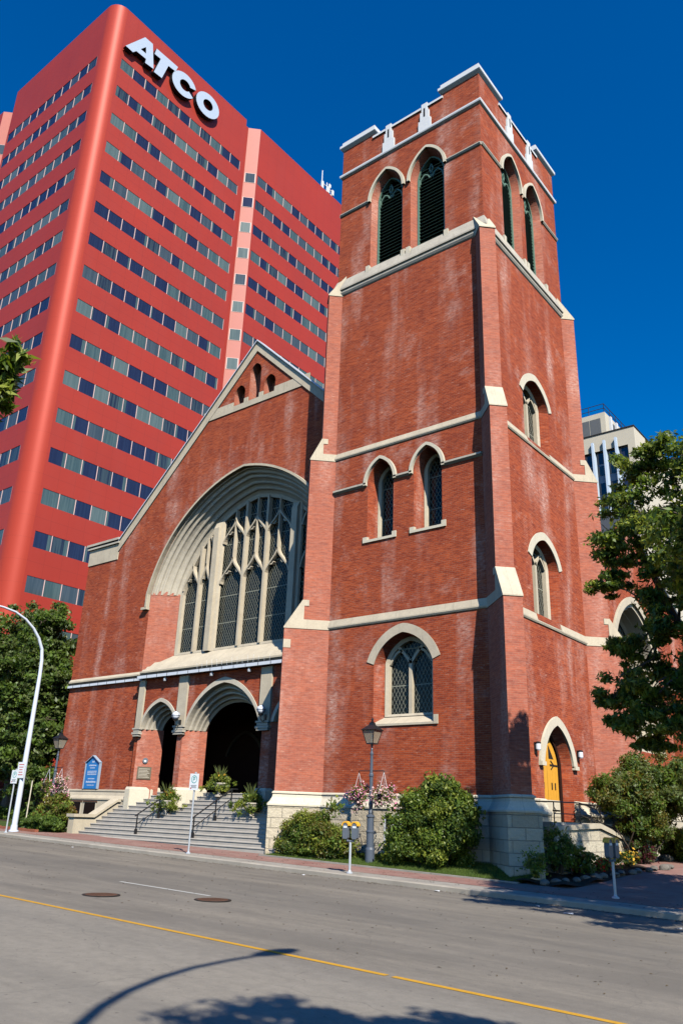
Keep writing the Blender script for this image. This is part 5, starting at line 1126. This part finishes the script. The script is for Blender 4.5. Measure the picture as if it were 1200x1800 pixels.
def plate(t, x, y, z, w_, h_, kind, yawr, d=.012):
    "sign plate in its own local plane, facing the street"
    c, s_ = math.cos(yawr), math.sin(yawr)
    F = Fr((x, y, z), (c, s_, 0), (-s_, c, 0)); m = MB(); m.mat = 0; fbox(m, F, -w_/2, w_/2, -d, 0, 0, h_)
    p_ = -d-.003
    if kind == 'ring':
        m.mat = 1; R_ = w_*.30; cz = h_*.66
        ribbon(m, F, [(R_*math.cos(a_), cz+R_*math.sin(a_)) for a_ in np.linspace(0, 2*math.pi, 25)], -.012, .012, p_, -d)
        m.mat = 1; 
        for (a0, b0, a1, b1) in ((-.05, -.07, -.025, .08), (-.05, .055, .04, .08), (.02, .0, .045, .08), (-.05, -.01, .04, .012)): fbox(m, F, a0, a1, p_, -d, cz+b0, cz+b1)
        m.mat = 2
        for i, ww in enumerate((.30, .24, .28)): fbox(m, F, -w_*ww*1.1, w_*ww*1.1, p_, -d, h_*(.28-.07*i), h_*(.28-.07*i)+.016)
        m.mat = 3; fbox(m, F, -w_*.36, -w_*.24, p_, -d, h_*.08, h_*.08+.05)
    elif kind == 'text':
        m.mat = 3
        for i, ww in enumerate((.36, .30, .22, .26, .34)): fbox(m, F, -w_*ww, w_*ww, p_, -d, h_*(.82-.16*i), h_*(.82-.16*i)+.035)
    return m.build('sign_plate', ['signwhite', 'siggreen', 'sigtext', 'sigred'], t)
def sign_post(x, y, z, label, h=2.75):
    t = thing('parking_sign', label, 'street sign', 'white parking signs on steel posts', (x, y, z))
    m = MB(); m.lathe((0, 0, 0), [(.09, 0), (.09, .03), (.045, .06), (.033, .1), (.033, h)], 8); m.lathe((0, 0, 0), [(.04, h-.01), (.04, h+.04)], 8); m.build('post', 'galv', t)
    plate(t, 0, -.04, h-.60, .42, .58, 'ring', rad(8)); return t
sign_post(-10.2, -4.75, G(-10.2), 'white parking sign on steel post before the entrance steps')
sign_post(-22.3, -4.85, G(-21.8), 'white parking sign on steel post at the far left kerb', 2.7)
plate(sl1, .02, -.15, 2.35, .50, .72, 'text', rad(8))
# leaning thin pole behind the street light
m = MB(); m.tube([(0, 0, 0), (.02, 0, 2.35)], .03, 6); t = thing('thin_pole', 'thin cream pole standing just behind the tall street light', 'pole', loc=(-25.6, -1.95, .42)); m.build('pole', 'stone_pale', t)
# parking meters
MT['meter'] = plain('meter_grey', (.13, .15, .18), .5, .5, .2, 12); MT['meteryel'] = plain('meter_yellow', (.80, .42, .04), .45, .5, .1, 12)
def meter(x, y, z, label, rot):
    t = thing('parking_meter', label, 'parking meter', 'twin parking meters', (x, y, z)); t.rotation_euler = (0, 0, rot)
    m = MB(); m.lathe((0, 0, 0), [(.10, 0), (.10, .03), (.05, .06), (.036, .10), (.036, .88)], 10); m.build('post', 'galv', t)
    m = MB(); m.tube([(-.13, 0, 1.0), (-.1, 0, .90), (.1, 0, .90), (.13, 0, 1.0)], .04, 6); m.build('yoke', 'meter', t)
    for s_ in (-1, 1):
        c = s_*.155; out = [(-.095, 1.0), (-.06, .96), (.06, .96), (.095, 1.0), (.10, 1.24), (.095, 1.26)] + [(.085*math.cos(a_), 1.32+.10*math.sin(a_)) for a_ in np.linspace(0, math.pi, 9)] + [(-.095, 1.26), (-.10, 1.24)]
        m = MB(); m.prism([(c+u_, -.07, z_) for u_, z_ in out], [(c+u_, .07, z_) for u_, z_ in out]); hd = m.build('meter_head', 'meter', t)
        m = MB(); m.prism([(c-.06, -.078, 1.27), (c+.06, -.078, 1.27), (c+.06, -.078, 1.33), (c-.06, -.078, 1.33)], [(c-.06, -.07, 1.27), (c+.06, -.07, 1.27), (c+.06, -.07, 1.33), (c-.06, -.07, 1.33)]); m.build('coin_window', 'signwhite', hd)
        m = MB(); ar = [(c+.10*math.cos(a_), 1.33+.105*math.sin(a_)) for a_ in np.linspace(math.pi*.0, math.pi*1.0, 12)]
        ribbon(m, Fr((0, 0, 0), (1, 0, 0), (0, 1, 0)), ar, -.03, .012, -.085, .085); m.build('yellow_dome', 'meteryel', hd)
meter(-2.74, -4.95, G(-2.5), 'twin parking meter with yellow domes at the sunny kerb', rad(10))
meter(4.75, -3.4, G(4.75), 'shaded parking meter at the kerb on the right, seen edge on', rad(80))
# handrails on the steps
def handrail(x, label):
    t = thing('handrail', label, 'handrail', 'black handrails on the entrance steps', (x, 0, 0)); m = MB(); tops = []
    for k_ in (1, 5, 8):
        y_ = -1.55+.3*k_+.12; z_ = .2+RIS*(k_+1); pm = MB(); pm.box(-.022, .022, y_-.022, y_+.022, z_, z_+.84); pm.box(-.05, .05, y_-.05, y_+.05, z_, z_+.22); pm.build('post', 'black', t); tops.append((0, y_, z_+.84))
    a, b = Vector(tops[0]), Vector(tops[-1]); d = (b-a).normalized()
    m.tube([a-d*.15, b, b+Vector((0, .35, .0))], .03, 6); m.build('rail', 'black', t); m = MB(); m.tube([a-Vector((0, 0, .42)), b-Vector((0, 0, .42))], .022, 6); m.build('lower_rail', 'black', t)
handrail(-17.9, 'black handrail on the steps before the middle pier'); handrail(-14.1, 'black handrail on the steps before the big doorway')
t = thing('stair_railing', 'black iron railing around the landing of the yellow side door', 'railing'); 
m = MB(); pts_ = [(1.28, .85, 1.55), (1.28, 3.0, 1.6), (1.28, 4.6, 1.55), (1.28, 6.2, 1.25)]
m.tube([(.15, .85, 2.32), (1.28, .85, 2.32), (1.28, 3.0, 2.35), (1.28, 6.2, 1.98), (1.28, 8.0, 1.5)], .024, 6); m.tube([(1.28, .85, 1.95), (1.28, 3.0, 1.97), (1.28, 6.2, 1.55), (1.28, 8.0, 1.38)], .018, 6); m.tube([(1.28, 3.0, 2.33), (1.28, 4.9, 2.30)], .02, 6); m.build('rail', 'black', t)
for p in ((1.28, .85, 1.5, 2.32), (1.28, 3.0, 1.5, 2.35), (1.28, 4.0, 1.5, 2.24), (1.28, 4.9, 1.4, 2.3), (1.28, 6.2, 1.1, 1.98), (.15, .85, 1.5, 2.32)):
    m = MB(); m.tube([(p[0], p[1], p[2]), (p[0], p[1], p[3])], .022, 6); m.build('post', 'black', t)
# planters
def planter(x, y, z, label, fl=True, red=True):
    t = thing('flower_urn', label, 'planter', 'flower urns by the entrance', (x, y, z))
    m = MB(); m.lathe((0, 0, 0), [(.2, 0), (.2, .06), (.10, .10), (.08, .2), (.14, .26), (.27, .40), (.33, .55), (.36, .57), (.36, .62)], 16); m.build('urn', 'stone_sill', t)
    C_ = [(random.gauss(0, .24), random.gauss(0, .22), .75+random.gauss(0, .14)) for _ in range(22)] + [(random.gauss(0, .36), random.gauss(0, .3), .45+random.gauss(0, .15)) for _ in range(26)]
    V, F_, mi = leaves(C_, [.17]*len(C_), 70, .10, .05, 4, .6); m = MB(); m.arr(V, F_, mi); m.build('foliage', ['leaf1', 'leaf3', 'lime', 'leaf2'], t, recalc=False)
    m = MB()
    for i in range(26):
        a_ = random.uniform(0, 6.28); r_ = random.uniform(.1, .5); b0 = Vector((.03*math.cos(a_), .03*math.sin(a_), .75)); e = Vector((r_*math.cos(a_), r_*math.sin(a_), random.uniform(1.15, 1.5))); sd = Vector((-math.sin(a_), math.cos(a_), 0))*.014; mid = b0.lerp(e, .55)+Vector((0, 0, .08))
        m.add([b0-sd, b0+sd, mid+sd, e, mid-sd], [(0, 1, 2, 3, 4)])
    m.build('spiky_leaf', 'leafb', t, recalc=False)
    if red:
        C_ = [(random.gauss(0, .22), random.gauss(0, .2), .92+random.gauss(0, .07)) for _ in range(9)]; V, F_, mi = leaves(C_, [.07]*len(C_), 16, .07, .06, 2, .6); m = MB(); m.arr(V, F_, mi); m.build('blossom', ['redfl', 'yelfl'], t, recalc=False)
planter(-17.75, .35, 1.41, 'flower urn with red blooms on the steps before the middle pier'); planter(-15.75, 1.75, 2.27, 'flower urn at the left side of the big doorway'); planter(-12.35, .45, 1.41, 'shaded flower urn at the right side of the big doorway', red=False)
# globe wall lanterns
k = NT('opal_globe', .25, .5); k.b.inputs['Base Color'].default_value = (.72, .76, .84, 1); MT['opal'] = k.m
def globe(x, label):
    t = thing('wall_lantern', label, 'wall lantern', 'globe lanterns beside the entrance arches', (x, .82, 5.45))
    m = MB(); m.box(-.06, .06, -.02, .04, -.05, .32); m.tube([(0, -.02, .05), (0, -.2, .0), (0, -.3, .1), (0, -.3, .28)], .025, 6); m.lathe((0, -.3, 0), [(.09, .24), (.13, .30), (.05, .33)], 10); m.build('bracket', 'black', t)
    bm = bmesh.new(); bmesh.ops.create_uvsphere(bm, u_segments=18, v_segments=12, radius=.2); me = bpy.data.meshes.new('globe'); bm.to_mesh(me); bm.free(); me.materials.append(MT['opal']); me.polygons.foreach_set('use_smooth', [True]*len(me.polygons))
    o = bpy.data.objects.new('globe', me); o.location = (0, -.3, .50); scene.collection.objects.link(o); o.parent = t
    m = MB()
    for a_ in (0, math.pi/2): m.tube([(.21*math.cos(a_)*math.cos(b_), -.3+.21*math.sin(a_)*math.cos(b_), .5+.21*math.sin(b_)) for b_ in np.linspace(0, 2*math.pi, 20)], .010, 4)
    m.tube([(.212*math.cos(b_), -.3+.212*math.sin(b_), .5) for b_ in np.linspace(0, 2*math.pi, 20)], .010, 4); m.build('cage', 'black', t)
globe(-17.95, 'sunlit white globe lantern between the two entrance arches'); globe(-12.2, 'shaded globe lantern right of the big entrance arch')
for x, lab in ((-19.35, 'small white floodlight under the gutter above the small arch'), (-15.9, 'small white floodlight under the gutter just left of the big arch top'), (-13.35, 'small white floodlight under the gutter right of the big arch top')):
    t = thing('floodlight', lab, 'floodlight', 'floodlights under the gutter', (x, .74, 7.98)); m = MB(); m.box(-.02, .02, -.02, .02, -.1, .12); m.build('bracket', 'whitemetal', t); m = MB(); m.lathe((0, 0, 0), [(.05, -.24), (.08, -.22), (.09, -.12), (.06, -.08)], 10); m.build('lamp_head', 'galv', t)
# plaque and round bell on the left pier splay
sp0, sp1 = Vector((-21.24, .95, 0)), Vector((-20.69, 1.67, 0)); U_ = (sp1-sp0).normalized(); Nn = Vector((-U_.y, U_.x, 0)); FSP = Fr(sp0, U_, Nn)
MT['bronze'] = plain('bronze_plaque', (.15, .12, .08), .5, .5, .3, 10, .3)
t = thing('wall_plaque', 'square bronze plaque on the brick pier left of the small arch', 'plaque'); m = MB(); fbox(m, FSP, .16, .86, -.04, .01, 3.02, 3.62); m.build('plate', 'bronze', t)
m = MB(); m.mat = 0
fbox(m, FSP, .235, .245, -.0405, -.04, 3.09, 3.56)
for i in range(7): fbox(m, FSP, .24, .78-.06*(i % 3), -.044, -.04, 3.10+.068*i, 3.125+.068*i)
m.build('lettering', 'stone_sill', t)
t = thing('round_badge', 'small round dark badge with white centre above the bronze plaque', 'badge'); m = MB(); ribbon(m, FSP, [(.5+.1*math.cos(a_), 3.92+.1*math.sin(a_)) for a_ in np.linspace(0, 2*math.pi, 20)], -.035, .035, -.06, .0); m.build('rim', 'meter', t); m = MB(); wall(m, FSP, [(.5+.08*math.cos(a_), 3.92+.08*math.sin(a_)) for a_ in np.linspace(0, 2*math.pi, 16)[:-1]], [], -.03); m.build('face', 'signwhite', t)
# blue notice board
t = thing('notice_board', 'tall blue notice board with pointed top on the left brick wall', 'notice board', loc=(-24.95, 1.08, 2.52)); FB_ = Fr((0, 0, 0), (1, 0, 0), (0, 1, 0))
m = MB(); bd = [(-.58, 0), (.58, 0), (.58, 1.32), (0, 1.66), (-.58, 1.32)]; wall(m, FB_, bd, [], -.0); wall(m, FB_, bd, [], .1); m.loft(FB_.loop(bd, 0), FB_.loop(bd, .1)); m.build('board', 'sigblue', t, recalc=False)
m = MB(); 
for a, b in (((-.61, 0), (-.61, 1.34)), ((.61, 0), (.61, 1.34))): fbox(m, FB_, a[0]-.018, a[0]+.018, -.05, .1, a[1], b[1])
ribbon(m, FB_, [(-.64, 1.31), (0, 1.68), (.64, 1.31)], -.01, .025, -.08, .1); m.build('frame', 'bluepan', t)
m = MB()
for z_, w_, h_ in ((1.33, .10, .10), (1.15, .34, .075), (1.03, .22, .06), (.86, .40, .05), (.78, .42, .05), (.70, .40, .05), (.48, .28, .06), (.30, .42, .10), (.16, .30, .05)):
    x = -w_
    while x < w_-.02: ww = random.uniform(.03, .09); fbox(m, FB_, x, min(w_, x+ww), -.006, -.001, z_, z_+h_*random.uniform(.75, 1)); x += ww+.022
m.build('lettering', 'sigpale', t)
# wall lights by the side door
for y, lab in ((2.35, 'white wall light left of the yellow door arch'), (6.2, 'white wall light right of the yellow door arch')):
    t = thing('wall_light', lab, 'wall light', 'wall lights beside the yellow door', (0, y, 4.1)); m = MB(); m.box(0, .04, -.06, .06, -.1, .3); m.tube([(0, 0, .12), (.12, 0, .16)], .02, 6); m.build('bracket', 'iron', t); m = MB(); m.lathe((.14, 0, 0), [(.07, .0), (.10, .05), (.10, .22), (.08, .26)], 12); m.build('shade', 'opal', t); m = MB(); m.lathe((.14, 0, 0), [(.11, .255), (.11, .29), (.05, .32)], 12); m.build('cap', 'black', t)
# dark hoarding behind the tree at the left
MT['hoard'] = plain('brown_hoarding', (.085, .05, .032), .8, .2, .5, 2)
t = thing('hoarding', 'brown board hoarding with cream top rail under the left tree', 'fence', loc=(0, 4.2, 0)); m = MB()
for i in range(14): x = -46+1.2*i; m.box(x, x+1.18, 0, .06+.01*(i % 2), .3, 2.42)
m.build('board', 'hoard', t); m = MB()
for i in range(14): x = -46+1.2*i; m.box(x+.1, x+1.0, -.03, .09, 2.44, 2.54)
m.build('top_rail', 'stone_pale', t)
shrub('hedge', 'long dark shaded hedge in front of the brown hoarding', 'hedge', (-33, 2.6, .6), [(-6+1.5*i, 0, .45, 1.0, .5, .5) for i in range(7)], 12000, .12, .06, ['leaf2', 'leaf1'], 4)
m = MB(); 
for i in range(12): x = -36+1.1*i; m.box(x, x+1.08, -3.1, -2.9, G(x)-.1, G(x)+.10)
MT['redkerb'] = plain('red_edging', (.36, .12, .07), .85, .2, .5, 3); m.build('red_edging', 'redkerb', tags=STRUCT)
# concrete ramp wall at the far left
m = MB(); m.prism([(-44, 1.6, .2), (-36.8, 1.6, .2), (-36.8, 1.6, 2.2), (-44, 1.6, 1.1)], [(-44, 1.8, .2), (-36.8, 1.8, .2), (-36.8, 1.8, 2.2), (-44, 1.8, 1.1)]); m.build('ramp_wall', 'kerb', tags=tg('pale concrete ramp wall under the left tree', 'wall'))
# small white notice in the shrubs at the right
t = thing('garden_sign', 'small white sign on a stake among the shrubs at the right edge', 'sign', loc=(3.0, 10.4, .45)); m = MB(); m.box(-.02, .02, -.02, .02, 0, 1.15); m.build('stake', 'galv', t); m = MB(); m.box(-.16, .16, -.03, -.015, .75, 1.2); m.build('plate', 'signwhite', t)

# fallen leaves and grit along the kerb and gutter
n = 2600; gx = rng.uniform(-26, 12, n); gy = -5.36-np.abs(rng.normal(0, .22, n)); far_ = rng.random(n) < .35; gy[far_] = rng.uniform(-15, -5.4, far_.sum()); walk_ = rng.random(n) < .22; gy[walk_] = rng.uniform(-5.1, -2.6, walk_.sum())
gz = np.array([(RZ(a, b) if b < -5.33 else G(a)+.006)+.006 for a, b in zip(gx, gy)]); a_ = rng.uniform(0, 6.28, n); L_ = rng.uniform(.012, .04, n)
c, s_ = np.cos(a_), np.sin(a_); V = np.stack([np.stack([gx-L_*c, gy-L_*s_, gz], 1), np.stack([gx+L_*.4*s_, gy-L_*.4*c, gz+.006], 1), np.stack([gx+L_*c, gy+L_*s_, gz+.004], 1), np.stack([gx-L_*.4*s_, gy+L_*.4*c, gz+.010], 1)], 1).reshape(-1, 3)
MT['litterleaf'] = plain('dry_leaf', (.12, .085, .045), .9, .1, .6, 9)
m = MB(); m.arr(V, np.arange(n*4).reshape(n, 4)); m.build('leaf_litter', 'litterleaf', recalc=False, tags=dict(kind='stuff'))
